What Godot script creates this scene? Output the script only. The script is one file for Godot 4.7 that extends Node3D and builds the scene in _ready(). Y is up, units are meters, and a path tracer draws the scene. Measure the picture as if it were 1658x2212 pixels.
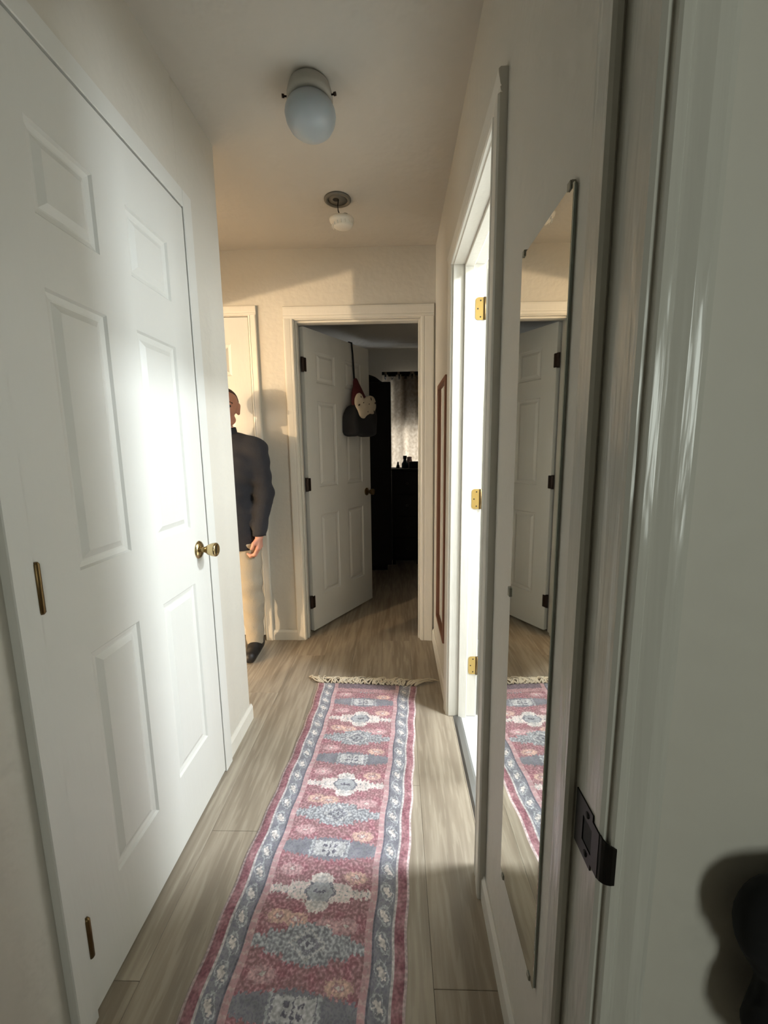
extends Node3D
# Dim hallway with a long runner rug, white panelled doors and daylight from a side room. Units: metres, hall runs along -z.

const XL := -0.705   # face of the closet wall
const XR := 0.242    # face of the mirror wall
const ZF := -2.62    # face of the far wall
const YC := 2.445    # ceiling
const FLAT := 4294967295
var M := {}
var names := {}
var rng := RandomNumberGenerator.new()

# ------------------------------------------------------------------ helpers
func numbered(n: String) -> String:
	if not names.has(n):
		names[n] = 0
		return n
	names[n] += 1
	return "%s_%03d" % [n, names[n]]

func meta(o: Node, label: String, category: String, group := "", kind := "") -> Node:
	if label: o.set_meta("label", label)
	if category: o.set_meta("category", category)
	if group: o.set_meta("group", group)
	if kind: o.set_meta("kind", kind)
	return o

func thing(called: String, label: String, category: String, at := Vector3.ZERO, turn := 0.0, kind := "", group := "") -> Node3D:
	var o := Node3D.new()
	o.name = numbered(called)
	add_child(o)
	o.position = at
	o.rotation.y = turn
	meta(o, label, category, group, kind)
	return o

func begin(smooth := false) -> SurfaceTool:
	var st := SurfaceTool.new()
	st.begin(Mesh.PRIMITIVE_TRIANGLES)
	st.set_smooth_group(0 if smooth else FLAT)
	return st

func mesh_of(st: SurfaceTool) -> ArrayMesh:
	st.generate_normals()
	return st.commit()

func put(called: String, mesh: Mesh, mat: Material, parent: Node = null) -> MeshInstance3D:
	var o := MeshInstance3D.new()
	o.mesh = mesh
	o.material_override = mat
	o.cast_shadow = GeometryInstance3D.SHADOW_CASTING_SETTING_ON
	if parent:
		o.name = called
		parent.add_child(o, true)
	else:
		o.name = numbered(called)
		add_child(o)
	return o

func build(st: SurfaceTool, called: String, mat: Material, parent: Node = null) -> MeshInstance3D:
	return put(called, mesh_of(st), mat, parent)

func part(called: String, st: SurfaceTool, mat: Material, parent: Node) -> MeshInstance3D:
	return build(st, called, mat, parent)

func setting(called: String, st: SurfaceTool, mat: Material, label: String, category: String) -> MeshInstance3D:
	var o := build(st, called, mat)
	meta(o, label, category, "", "structure")
	return o

func tri(st: SurfaceTool, a: Vector3, b: Vector3, c: Vector3, n: Vector3) -> void:
	if (a - c).cross(a - b).dot(n) < 0.0:
		var k := b
		b = c
		c = k
	st.add_vertex(a); st.add_vertex(b); st.add_vertex(c)

func quad(st: SurfaceTool, a: Vector3, b: Vector3, c: Vector3, d: Vector3, n: Vector3) -> void:
	tri(st, a, b, c, n)
	tri(st, a, c, d, n)

func box(st: SurfaceTool, p: Vector3, q: Vector3, bev := 0.0) -> void:
	# box between two corners, edges chamfered by bev
	var lo := Vector3(minf(p.x, q.x), minf(p.y, q.y), minf(p.z, q.z))
	var hi := Vector3(maxf(p.x, q.x), maxf(p.y, q.y), maxf(p.z, q.z))
	var c := (lo + hi) / 2.0
	var h := (hi - lo) / 2.0
	bev = minf(bev, minf(h.x, minf(h.y, h.z)) * 0.9)
	for ax in 3:
		var u := (ax + 1) % 3
		var v := (ax + 2) % 3
		for s: float in [-1.0, 1.0]:
			var pts := []
			for k: Array in [[-1, -1], [1, -1], [1, 1], [-1, 1]]:
				var w := Vector3.ZERO
				w[ax] = s * h[ax]
				w[u] = k[0] * (h[u] - bev)
				w[v] = k[1] * (h[v] - bev)
				pts.append(c + w)
			var n := Vector3.ZERO
			n[ax] = s
			quad(st, pts[0], pts[1], pts[2], pts[3], n)
	if bev <= 0.0:
		return
	for ax in 3:
		var u := (ax + 1) % 3
		var v := (ax + 2) % 3
		for su: float in [-1.0, 1.0]:
			for sv: float in [-1.0, 1.0]:
				var pts := []
				for k: Array in [[-1, 0], [1, 0], [1, 1], [-1, 1]]:
					var w := Vector3.ZERO
					w[ax] = k[0] * (h[ax] - bev)
					w[u] = su * (h[u] - bev * (1 - k[1]))
					w[v] = sv * (h[v] - bev * k[1])
					pts.append(c + w)
				var n := Vector3.ZERO
				n[u] = su
				n[v] = sv
				quad(st, pts[0], pts[1], pts[2], pts[3], n)
	for sx: float in [-1.0, 1.0]:
		for sy: float in [-1.0, 1.0]:
			for sz: float in [-1.0, 1.0]:
				var s := Vector3(sx, sy, sz)
				var a := c + s * (h - Vector3(0, bev, bev))
				var b := c + s * (h - Vector3(bev, 0, bev))
				var d := c + s * (h - Vector3(bev, bev, 0))
				tri(st, a, b, d, s)

func boxmesh(p: Vector3, q: Vector3, bev := 0.0) -> SurfaceTool:
	var st := begin()
	box(st, p, q, bev)
	return st

func lathe(st: SurfaceTool, prof: Array, at: Vector3, axis: Vector3, n := 28, squash := Vector2.ONE) -> void:
	# prof: Vector2(radius, height along the axis)
	axis = axis.normalized()
	var u := axis.cross(Vector3(0.31, 0.17, 0.93)).normalized()
	if absf(axis.y) > 0.9: u = Vector3.RIGHT
	var v := axis.cross(u)
	for i in prof.size() - 1:
		var a: Vector2 = prof[i]
		var b: Vector2 = prof[i + 1]
		for k in n:
			var t0 := TAU * k / n
			var t1 := TAU * (k + 1) / n
			var d0 := u * cos(t0) * squash.x + v * sin(t0) * squash.y
			var d1 := u * cos(t1) * squash.x + v * sin(t1) * squash.y
			var m := (d0 + d1) * (b.y - a.y) + axis * 2.0 * (a.x - b.x)
			var p0 := at + axis * a.y + d0 * a.x
			var p1 := at + axis * a.y + d1 * a.x
			var p2 := at + axis * b.y + d1 * b.x
			var p3 := at + axis * b.y + d0 * b.x
			if a.x < 1e-6: tri(st, p0, p2, p3, m)
			elif b.x < 1e-6: tri(st, p0, p1, p2, m)
			else: quad(st, p0, p1, p2, p3, m)

func tube(st: SurfaceTool, pts: Array, r: float, n := 8, r_end := -1.0) -> void:
	var rings := []
	var last := pts.size() - 1
	var up := Vector3.UP
	for i in pts.size():
		var p: Vector3 = pts[i]
		var d: Vector3 = (pts[mini(i + 1, last)] - pts[maxi(i - 1, 0)]).normalized()
		var u := d.cross(up)
		if u.length() < 0.05: u = d.cross(Vector3(0.9, 0.1, 0.3))
		u = u.normalized()
		var v := u.cross(d).normalized()
		var rr := r if r_end < 0.0 else lerpf(r, r_end, float(i) / last)
		var ring := []
		for k in n:
			ring.append(p + (u * cos(TAU * k / n) + v * sin(TAU * k / n)) * rr)
		rings.append([ring, p])
	for i in last:
		for k in n:
			var a: Vector3 = rings[i][0][k]
			var b: Vector3 = rings[i][0][(k + 1) % n]
			var c: Vector3 = rings[i + 1][0][(k + 1) % n]
			var d: Vector3 = rings[i + 1][0][k]
			quad(st, a, b, c, d, (a + b - rings[i][1] * 2.0))
	for e in [0, last]:
		var o: Vector3 = (rings[e][1] - rings[absi(e - 1)][1])
		for k in n:
			tri(st, rings[e][1], rings[e][0][k], rings[e][0][(k + 1) % n], o)

func sweep_profile(st: SurfaceTool, prof: Array, a: Vector3, b: Vector3, across: Vector3, out: Vector3) -> void:
	# straight moulding: prof of Vector2(across, out), closed polygon with caps
	var n := prof.size()
	var cen := Vector2.ZERO
	for p: Vector2 in prof: cen += p / n
	for i in n:
		var p: Vector2 = prof[i]
		var q: Vector2 = prof[(i + 1) % n]
		var e := q - p
		var nn := Vector2(e.y, -e.x)
		if nn.dot((p + q) / 2.0 - cen) < 0.0: nn = -nn
		var pa := a + across * p.x + out * p.y
		var qa := a + across * q.x + out * q.y
		quad(st, pa, qa, qa + b - a, pa + b - a, across * nn.x + out * nn.y)
	for i in range(1, n - 1):
		for s in 2:
			var o := a if s == 0 else b
			var p0: Vector2 = prof[0]
			var p1: Vector2 = prof[i]
			var p2: Vector2 = prof[i + 1]
			tri(st, o + across * p0.x + out * p0.y, o + across * p1.x + out * p1.y, o + across * p2.x + out * p2.y, (a - b) if s == 0 else (b - a))

# ------------------------------------------------------------------ materials
func mat(called: String, color: Color, rough := 0.6, metal := 0.0) -> StandardMaterial3D:
	var m := StandardMaterial3D.new()
	m.resource_name = called
	m.albedo_color = color
	m.roughness = rough
	m.metallic = metal
	M[called] = m
	return m

func c8(r: float, g: float, b: float) -> Color:
	return Color(r / 255.0, g / 255.0, b / 255.0)

func noise_img(seed_: int, freq: float, size := 256, octaves := 4) -> Image:
	var f := FastNoiseLite.new()
	f.seed = seed_
	f.noise_type = FastNoiseLite.TYPE_SIMPLEX_SMOOTH
	f.frequency = freq
	f.fractal_octaves = octaves
	var i := f.get_seamless_image(size, size)
	i.convert(Image.FORMAT_RGBA8)
	return i

func bumpy(m: StandardMaterial3D, img: Image, scale: Vector3, depth: float, world := true) -> void:
	# fine paint or cloth relief
	var n: Image = img.duplicate()
	n.bump_map_to_normal_map(4.0)
	m.normal_enabled = true
	m.normal_texture = ImageTexture.create_from_image(n)
	m.normal_scale = depth
	m.uv1_triplanar = true
	m.uv1_world_triplanar = world
	m.uv1_scale = scale

func tinted(img: Image, lo: Color, hi: Color) -> ImageTexture:
	var o: Image = img.duplicate()
	for y in o.get_height():
		for x in o.get_width():
			o.set_pixel(x, y, lo.lerp(hi, img.get_pixel(x, y).r))
	return ImageTexture.create_from_image(o)

func materials() -> void:
	var peel := noise_img(3, 0.03, 256, 3)
	var brush := noise_img(9, 0.02, 256, 4)
	var coarse := noise_img(21, 0.012, 256, 4)
	var m := mat("wall_paint", c8(204, 199, 188), 0.55)
	bumpy(m, peel, Vector3(2.6, 2.6, 2.6), 0.18)
	m = mat("ceiling_paint", c8(200, 195, 185), 0.8)
	bumpy(m, peel, Vector3(1.6, 1.6, 1.6), 0.2)
	m = mat("trim_paint", c8(216, 212, 202), 0.36)
	bumpy(m, brush, Vector3(9.0, 0.7, 9.0), 0.22)
	m = mat("casing_paint", c8(204, 201, 191), 0.2)
	bumpy(m, brush, Vector3(11.0, 0.5, 11.0), 0.45)
	m = mat("door_paint", c8(212, 211, 205), 0.4)
	bumpy(m, brush, Vector3(6.0, 0.8, 6.0), 0.12)
	m = mat("brass", c8(186, 158, 98), 0.28, 1.0)
	m = mat("satin_brass", c8(190, 170, 128), 0.2, 1.0)
	m = mat("old_brass", c8(112, 92, 62), 0.36, 1.0)
	m = mat("dark_bronze", c8(52, 40, 34), 0.45, 0.7)
	m = mat("black_steel", c8(40, 38, 36), 0.42, 0.8)
	m = mat("screw_hole", c8(14, 12, 10), 0.7)
	m = mat("mirror_glass", c8(236, 238, 234), 0.015, 1.0)
	m = mat("mirror_edge", c8(150, 158, 150), 0.25)
	m = mat("clear_plastic", c8(150, 146, 132), 0.25)
	m = mat("walnut", c8(120, 76, 54), 0.45)
	m = mat("rubber_gap", c8(20, 18, 17), 0.9)
	m = mat("threshold_metal", c8(150, 150, 150), 0.35, 0.9)
	m = mat("bath_floor", c8(222, 222, 220), 0.35)
	m = mat("frosted_glass", c8(168, 177, 182), 0.35)
	m.subsurf_scatter_enabled = true
	m.subsurf_scatter_strength = 0.15
	m = mat("pan_white", c8(172, 168, 158), 0.45)
	m = mat("plastic_white", c8(226, 219, 204), 0.5)
	m = mat("box_metal", c8(120, 116, 108), 0.55, 0.4)
	m = mat("wire_black", c8(28, 26, 24), 0.6)
	m = mat("wire_white", c8(200, 194, 180), 0.6)
	m = mat("fringe", c8(214, 200, 176), 0.95)
	m = mat("skin", c8(196, 140, 118), 0.55)
	m.subsurf_scatter_enabled = true
	m.subsurf_scatter_strength = 0.06
	m = mat("hair", c8(84, 66, 56), 0.9)
	m = mat("eye_dark", c8(34, 26, 22), 0.25)
	m = mat("lips", c8(150, 88, 78), 0.5)
	m = mat("sweater", c8(36, 36, 40), 0.95)
	m.rim_enabled = true
	m.rim = 0.1
	bumpy(m, noise_img(31, 0.09, 128, 2), Vector3(14, 14, 14), 0.5, false)
	m = mat("collar_lining", c8(74, 34, 38), 0.9)
	m = mat("chino", c8(158, 148, 130), 0.9)
	bumpy(m, noise_img(33, 0.09, 128, 2), Vector3(12, 12, 12), 0.4, false)
	m = mat("shoe_black", c8(26, 24, 24), 0.5)
	m = mat("bag_black", c8(33, 33, 36), 0.85)
	m = mat("bag_red", c8(88, 30, 34), 0.9)
	m = mat("bag_cream", c8(206, 194, 172), 0.9)
	m = mat("bag_mark", c8(58, 50, 46), 0.9)
	m = mat("ebony", c8(18, 17, 17), 0.75)
	m = mat("black_cloth", c8(16, 16, 18), 0.95)
	m = mat("rod_metal", c8(60, 56, 52), 0.4, 0.8)
	m = mat("curtain", c8(170, 160, 146), 0.9)
	m.backlight_enabled = true
	m.backlight = Color(0.8, 0.78, 0.75)
	m.albedo_texture = tinted(noise_img(57, 0.03, 256, 2), c8(190, 184, 176), c8(255, 255, 255))
	m.uv1_triplanar = true
	m.uv1_scale = Vector3(2.5, 2.5, 2.5)
	m = mat("blind", c8(150, 138, 122), 0.9)
	m.backlight_enabled = true
	m.backlight = Color(0.13, 0.11, 0.09)
	m = mat("pale_pink", c8(214, 178, 178), 0.6)
	m = mat("steel_blue", c8(58, 74, 86), 0.5)
	m = mat("pole_grey", c8(120, 120, 122), 0.4, 0.6)
	# glowing faces of windows, lamp bulb and the added window and panel
	m = mat("lit_pane", Color.WHITE, 0.3)
	m.emission_enabled = true
	m.emission = Color(0.86, 0.94, 1.0)
	m.emission_energy_multiplier = 5.0
	m = mat("dim_pane", Color.WHITE, 0.3)
	m.emission_enabled = true
	m.emission = Color(0.92, 1.0, 0.97)
	m.emission_energy_multiplier = 4.0
	m = mat("bulb_glow", Color.WHITE, 0.4)
	m.emission_enabled = true
	m.emission = Color(1.0, 0.87, 0.7)
	m.emission_energy_multiplier = 8.0
	# laminate: long grain streaks, four boards' worth of tone
	var grain := Image.create(512, 512, false, Image.FORMAT_RGBA8)
	var g1 := noise_img(5, 0.02, 512, 5)
	var g2 := noise_img(6, 0.006, 512, 3)
	for y in 512:
		for x in 512:
			var a := g1.get_pixel(x, y).r
			var b := g2.get_pixel(x, y).r
			var v := clampf(0.35 * a + 0.65 * b + (0.1 if a > 0.62 else 0.0), 0.0, 1.0)
			grain.set_pixel(x, y, c8(143, 132, 117).lerp(c8(175, 165, 149), smoothstep(0.2, 0.8, v)))
	var gt := ImageTexture.create_from_image(grain)
	var gn: Image = g1.duplicate()
	gn.bump_map_to_normal_map(2.0)
	var gnt := ImageTexture.create_from_image(gn)
	for k in 4:
		m = mat("laminate_%d" % k, [c8(244, 241, 238), c8(236, 233, 229), c8(250, 248, 245), c8(240, 236, 231)][k], 0.44)
		m.albedo_texture = gt
		m.uv1_triplanar = true
		m.uv1_world_triplanar = true
		m.uv1_scale = Vector3(4.2, 1.0, 0.34)
		m.uv1_offset = Vector3(0.23 * k, 0, 0.41 * k)
		m.normal_enabled = true
		m.normal_texture = gnt
		m.normal_scale = 0.25
	m = mat("rug_pile", Color.WHITE, 0.95)
	m.albedo_texture = ImageTexture.create_from_image(rug_image())
	m.rim_enabled = true
	m.rim = 0.15

# ------------------------------------------------------------------ rug print
func rug_image() -> Image:
	# u runs across the runner, s along it from the fringed end; faded red ground with cream and slate medallions
	var w := 300
	var h := 1400
	var img := Image.create(w, h, false, Image.FORMAT_RGBA8)
	var f := FastNoiseLite.new()
	f.seed = 12
	f.frequency = 0.035
	f.fractal_octaves = 3
	var f2 := FastNoiseLite.new()
	f2.seed = 77
	f2.frequency = 0.16
	f2.fractal_octaves = 2
	var wide := 0.515
	var long := 2.4
	var red := c8(158, 114, 119)
	var maroon := c8(138, 80, 92)
	var slate := c8(138, 142, 150)
	var dark := c8(90, 90, 104)
	var cream := c8(226, 218, 212)
	var pink := c8(205, 165, 168)
	var peach := c8(218, 182, 164)
	var grey := c8(174, 179, 183)
	var per := 0.388
	for py in h:
		var s0 := long * py / h
		for px in w:
			var s := s0 + 0.007 * f2.get_noise_2d(px + 500.0, py)
			var u := (px + 0.5) / w
			var e := minf(u, 1.0 - u)
			var n := f.get_noise_2d(px, py)
			var n2 := f2.get_noise_2d(px, py)
			var x := (u - 0.5) * wide + 0.006 * f2.get_noise_2d(py + 900.0, px)
			var c: Color
			if e < 0.012:
				c = cream.lerp(maroon, 0.25)
			elif e < 0.062:
				c = maroon.lerp(red, 0.5 + n)
			elif e < 0.076:
				c = cream.lerp(slate, 0.35)
			elif e < 0.168:
				c = slate.lerp(dark, clampf(0.3 + n2 * 1.3, 0.0, 1.0))
				# running flowers
				var q := fposmod(s + (0.03 if u > 0.5 else 0.0), 0.062) - 0.031
				var ex := (e - 0.122) * wide + 0.006 * sin(s * 101.0)
				var rr := sqrt(q * q * 0.7 + ex * ex * 1.5)
				if rr < 0.0115 + n2 * 0.006: c = cream.lerp(slate, 0.12)
				elif absf(rr - 0.019) < 0.0022: c = grey
				elif absf(ex - 0.012 * sin(s * 50.6)) < 0.0016: c = grey.lerp(slate, 0.3)
			elif e < 0.176:
				c = dark
			elif e < 0.212:
				c = pink.lerp(red, clampf(0.25 + n2, 0.0, 1.0))
				if fposmod(s, 0.024) < 0.006: c = c.lerp(cream, 0.35)
			elif s < 0.045:
				c = dark.lerp(red, 0.35)
			elif s < 0.075:
				c = pink.lerp(red, 0.5)
			else:
				c = red.lerp(maroon, clampf(0.25 + n * 1.1, 0.0, 1.0)).lerp(pink, clampf(n2 * 0.7, 0.0, 0.5))
				var jag := absf(fposmod(x * 62.0, 1.0) - 0.5) * 0.016
				var ax := absf(x)
				# flowers either side
				for fl: Array in [[0.094, 0.07, 0], [0.099, 0.33, 1], [0.045, 0.075, 2], [0.097, 0.198, 1]]:
					var fs := fposmod(s - 0.291 - fl[1] - (0.012 if x > 0.0 else 0.0) + per / 2.0, per) - per / 2.0
					var fx: float = ax - fl[0]
					var d := sqrt(fx * fx * 0.55 + fs * fs * 2.2) + n2 * 0.006
					if d < 0.026: c = (peach if (fl[2] == 1) == (x > 0.0) else pink).lerp(c, 0.12)
					if d < 0.012: c = red.lerp(pink, 0.4)
					if d < 0.006: c = cream
				# slate diamond medallion
				var b := fposmod(s - 0.291 - 0.13 + per / 2.0, per) - per / 2.0
				var reach := 0.052 - ax * 0.17
				if ax > 0.06: reach = 0.03 - (0.012 if ax > 0.11 else 0.0)
				if ax < 0.15 and absf(b) + jag < reach:
					c = slate.lerp(grey, clampf(0.35 + n2 * 1.2, 0.0, 1.0))
					var dd := ax * 0.75 + absf(b)
					if absf(dd - 0.034) < 0.003: c = grey.lerp(cream, 0.4)
					if dd < 0.024: c = dark.lerp(slate, 0.45)
					if dd < 0.015: c = grey
					if dd < 0.006: c = dark
				# slate block medallion
				var k := fposmod(s - 0.291 - 0.257 + per / 2.0, per) - per / 2.0
				if ax < 0.152 and absf(k) + jag < 0.042 - ax * 0.13:
					c = slate.lerp(dark, clampf(0.3 + n2 * 1.4, 0.0, 1.0))
					if ax > 0.055 and ax < 0.062: c = grey
					if ax < 0.05 and absf(k) < 0.024:
						c = grey.lerp(cream, 0.25)
						if (absf(ax - 0.017) < 0.007 and absf(absf(k) - 0.009) < 0.004) or absf(x) < 0.002: c = dark
				# cream medallion with stepped arms and lobes
				var m := fposmod(s - 0.291 + per / 2.0, per) - per / 2.0
				var arm := 0.034 - ax * 0.09
				if ax > 0.09: arm = 0.0145
				if ax < 0.152 and absf(m) + jag * 0.8 < arm:
					c = cream.lerp(pink, clampf(n2 * 0.9, 0.0, 0.5))
					if fposmod(ax + 0.004, 0.02) < 0.004 and absf(absf(m) - 0.006) < 0.003: c = slate
				var lob := sqrt(x * x * 0.6 + (absf(m) - 0.034) * (absf(m) - 0.034) * 1.6)
				if lob < 0.027: c = cream.lerp(grey, 0.1 if lob > 0.012 else 0.5)
				if ax + absf(m) * 0.75 < 0.048 and absf(m) < 0.026:
					c = grey.lerp(slate, 0.3 + n2 * 0.5)
					if absf(ax + absf(m) * 0.75 - 0.044) < 0.004: c = dark.lerp(slate, 0.5)
					if absf(m) < 0.003 and ax < 0.018: c = dark
			# weave and fading
			var fade := 1.0 + 0.12 * n + 0.22 * n2 + (0.03 if (px + py) % 2 == 0 else -0.03)
			c = c.lerp(c8(164, 150, 150), 0.22)
			img.set_pixel(px, py, Color(clampf(c.r * fade, 0, 1), clampf(c.g * fade, 0, 1), clampf(c.b * fade, 0, 1)))
	return img

# ------------------------------------------------------------------ doors
func door_leaf(w: float, h: float, t: float, xs: Array, ys: Array) -> Array:
	# [frame, panels]: moulded six-panel leaf, x 0..w from the hinge, y 0..h, thickness centred on z
	var fr := begin()
	var panels := []
	var cx := [0.0] + xs + [w]
	var cy := [0.0] + ys + [h]
	for s: float in [-1.0, 1.0]:
		var n := Vector3(0, 0, s)
		for i in cx.size() - 1:
			for j in cy.size() - 1:
				if i % 2 == 1 and j % 2 == 1:
					continue
				quad(fr, Vector3(cx[i], cy[j], s * t / 2), Vector3(cx[i + 1], cy[j], s * t / 2), Vector3(cx[i + 1], cy[j + 1], s * t / 2), Vector3(cx[i], cy[j + 1], s * t / 2), n)
	var z := t / 2
	quad(fr, Vector3(0, 0, -z), Vector3(0, h, -z), Vector3(0, h, z), Vector3(0, 0, z), Vector3.LEFT)
	quad(fr, Vector3(w, 0, -z), Vector3(w, h, -z), Vector3(w, h, z), Vector3(w, 0, z), Vector3.RIGHT)
	quad(fr, Vector3(0, 0, -z), Vector3(w, 0, -z), Vector3(w, 0, z), Vector3(0, 0, z), Vector3.DOWN)
	quad(fr, Vector3(0, h, -z), Vector3(w, h, -z), Vector3(w, h, z), Vector3(0, h, z), Vector3.UP)
	var steps := [Vector2(0, 0), Vector2(0.005, -0.006), Vector2(0.016, -0.0085), Vector2(0.02, -0.0085), Vector2(0.036, -0.0015)]
	for i in range(1, cx.size() - 1, 2):
		for j in range(1, cy.size() - 1, 2):
			var st := begin()
			for s: float in [-1.0, 1.0]:
				for k in steps.size() - 1:
					var a: Vector2 = steps[k]
					var b: Vector2 = steps[k + 1]
					var ra := [Vector3(cx[i] + a.x, cy[j] + a.x, s * (z + a.y)), Vector3(cx[i + 1] - a.x, cy[j] + a.x, s * (z + a.y)), Vector3(cx[i + 1] - a.x, cy[j + 1] - a.x, s * (z + a.y)), Vector3(cx[i] + a.x, cy[j + 1] - a.x, s * (z + a.y))]
					var rb := [Vector3(cx[i] + b.x, cy[j] + b.x, s * (z + b.y)), Vector3(cx[i + 1] - b.x, cy[j] + b.x, s * (z + b.y)), Vector3(cx[i + 1] - b.x, cy[j + 1] - b.x, s * (z + b.y)), Vector3(cx[i] + b.x, cy[j + 1] - b.x, s * (z + b.y))]
					for e in 4:
						quad(st, ra[e], ra[(e + 1) % 4], rb[(e + 1) % 4], rb[e], Vector3(0, 0, s))
				var q: Vector2 = steps[-1]
				var zz := s * (z + q.y)
				quad(st, Vector3(cx[i] + q.x, cy[j] + q.x, zz), Vector3(cx[i + 1] - q.x, cy[j] + q.x, zz), Vector3(cx[i + 1] - q.x, cy[j + 1] - q.x, zz), Vector3(cx[i] + q.x, cy[j + 1] - q.x, zz), Vector3(0, 0, s))
			panels.append(st)
	return [fr, panels]

func knob(parent: Node, at: Vector3, axis: Vector3, m: Material, called := "door_knob") -> void:
	var o := Node3D.new()
	o.name = called
	parent.add_child(o, true)
	var st := begin(true)
	lathe(st, [Vector2(0, 0.011), Vector2(0.012, 0.011), Vector2(0.024, 0.008), Vector2(0.0305, 0.003), Vector2(0.0315, 0.0), Vector2(0, 0)], at, axis, 36)
	part("rose", st, m, o)
	st = begin(true)
	lathe(st, [Vector2(0.0105, 0.009), Vector2(0.0095, 0.02), Vector2(0.0125, 0.027), Vector2(0.0185, 0.034), Vector2(0.0225, 0.046), Vector2(0.0245, 0.058), Vector2(0.0235, 0.0625), Vector2(0.019, 0.0655), Vector2(0.0175, 0.0645), Vector2(0, 0.0645)], at, axis, 36)
	part("handle", st, m, o)

func hinge_plate(parent: Node, at: Vector3, u: Vector3, n: Vector3, w: float, h: float, m: Material) -> void:
	# rounded leaf plate with three screw holes and a barrel; u runs from the free edge to the barrel, n out of the jamb
	var st := begin()
	var r := 0.012
	var pts := []
	for c: Array in [[r, r, 180], [r, h - r, 90]]:
		for k in 5:
			var a := deg_to_rad(c[2] + (90.0 - 22.5 * k if c[2] == 180 else 90.0 - 22.5 * k))
			pts.append(Vector2(c[0] + cos(a) * r, c[1] + sin(a) * r))
	var outline := [Vector2(w, 0)]
	for k in 5: outline.append(Vector2(r - sin(PI / 8 * k) * r, r - cos(PI / 8 * k) * r))
	for k in 5: outline.append(Vector2(r - cos(PI / 8 * k) * r, h - r + sin(PI / 8 * k) * r))
	outline.append(Vector2(w, h))
	for i in outline.size():
		outline[i] = Vector2(outline[i].x, outline[i].y - h / 2)
	var nn := outline.size()
	var t := 0.0022
	for i in nn:
		var a: Vector2 = outline[i]
		var b: Vector2 = outline[(i + 1) % nn]
		var pa := at + u * a.x + Vector3.UP * a.y
		var pb := at + u * b.x + Vector3.UP * b.y
		tri(st, at + u * w / 2 + n * t, pa + n * t, pb + n * t, n)
		quad(st, pa, pb, pb + n * t, pa + n * t, (pa + pb) / 2 - at - u * w / 2)
	var o := part("hinge", st, m, parent)
	for s: Array in [[0.62, 0.36], [0.3, 0.0], [0.62, -0.36]]:
		var sc := begin(true)
		lathe(sc, [Vector2(0, 0.0012), Vector2(0.0028, 0.0012), Vector2(0.0032, 0.0)], at + u * w * s[0] + Vector3.UP * h * s[1] + n * (t - 0.0002), n, 10)
		part("screw", sc, M.screw_hole, o)
	var bar := begin(true)
	lathe(bar, [Vector2(0, -h / 2), Vector2(0.0058, -h / 2), Vector2(0.0058, h / 2), Vector2(0, h / 2)], at + u * (w + 0.004) + n * 0.003, Vector3.UP, 14)
	part("barrel", bar, M.old_brass, o)

func casing(called: String, zone: Array, label: String, m: Material) -> Node3D:
	# zone: [[a, b, across, out, width, thickness], ...] straight boards with eased edges, one part each
	var o := thing(called, label, "door trim", Vector3.ZERO, 0.0, "structure")
	for b: Array in zone:
		var w: float = b[4]
		var t: float = b[5]
		var st := begin()
		sweep_profile(st, [Vector2(0, 0), Vector2(0, t * 0.55), Vector2(0.004, t * 0.72), Vector2(w * 0.22, t * 0.8), Vector2(w * 0.26, t * 0.68), Vector2(w * 0.36, t * 0.8), Vector2(w * 0.8, t), Vector2(w - 0.004, t), Vector2(w, t * 0.8), Vector2(w, 0)], b[0], b[1], b[2], b[3])
		part("casing_board", st, m, o)
	return o

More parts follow.
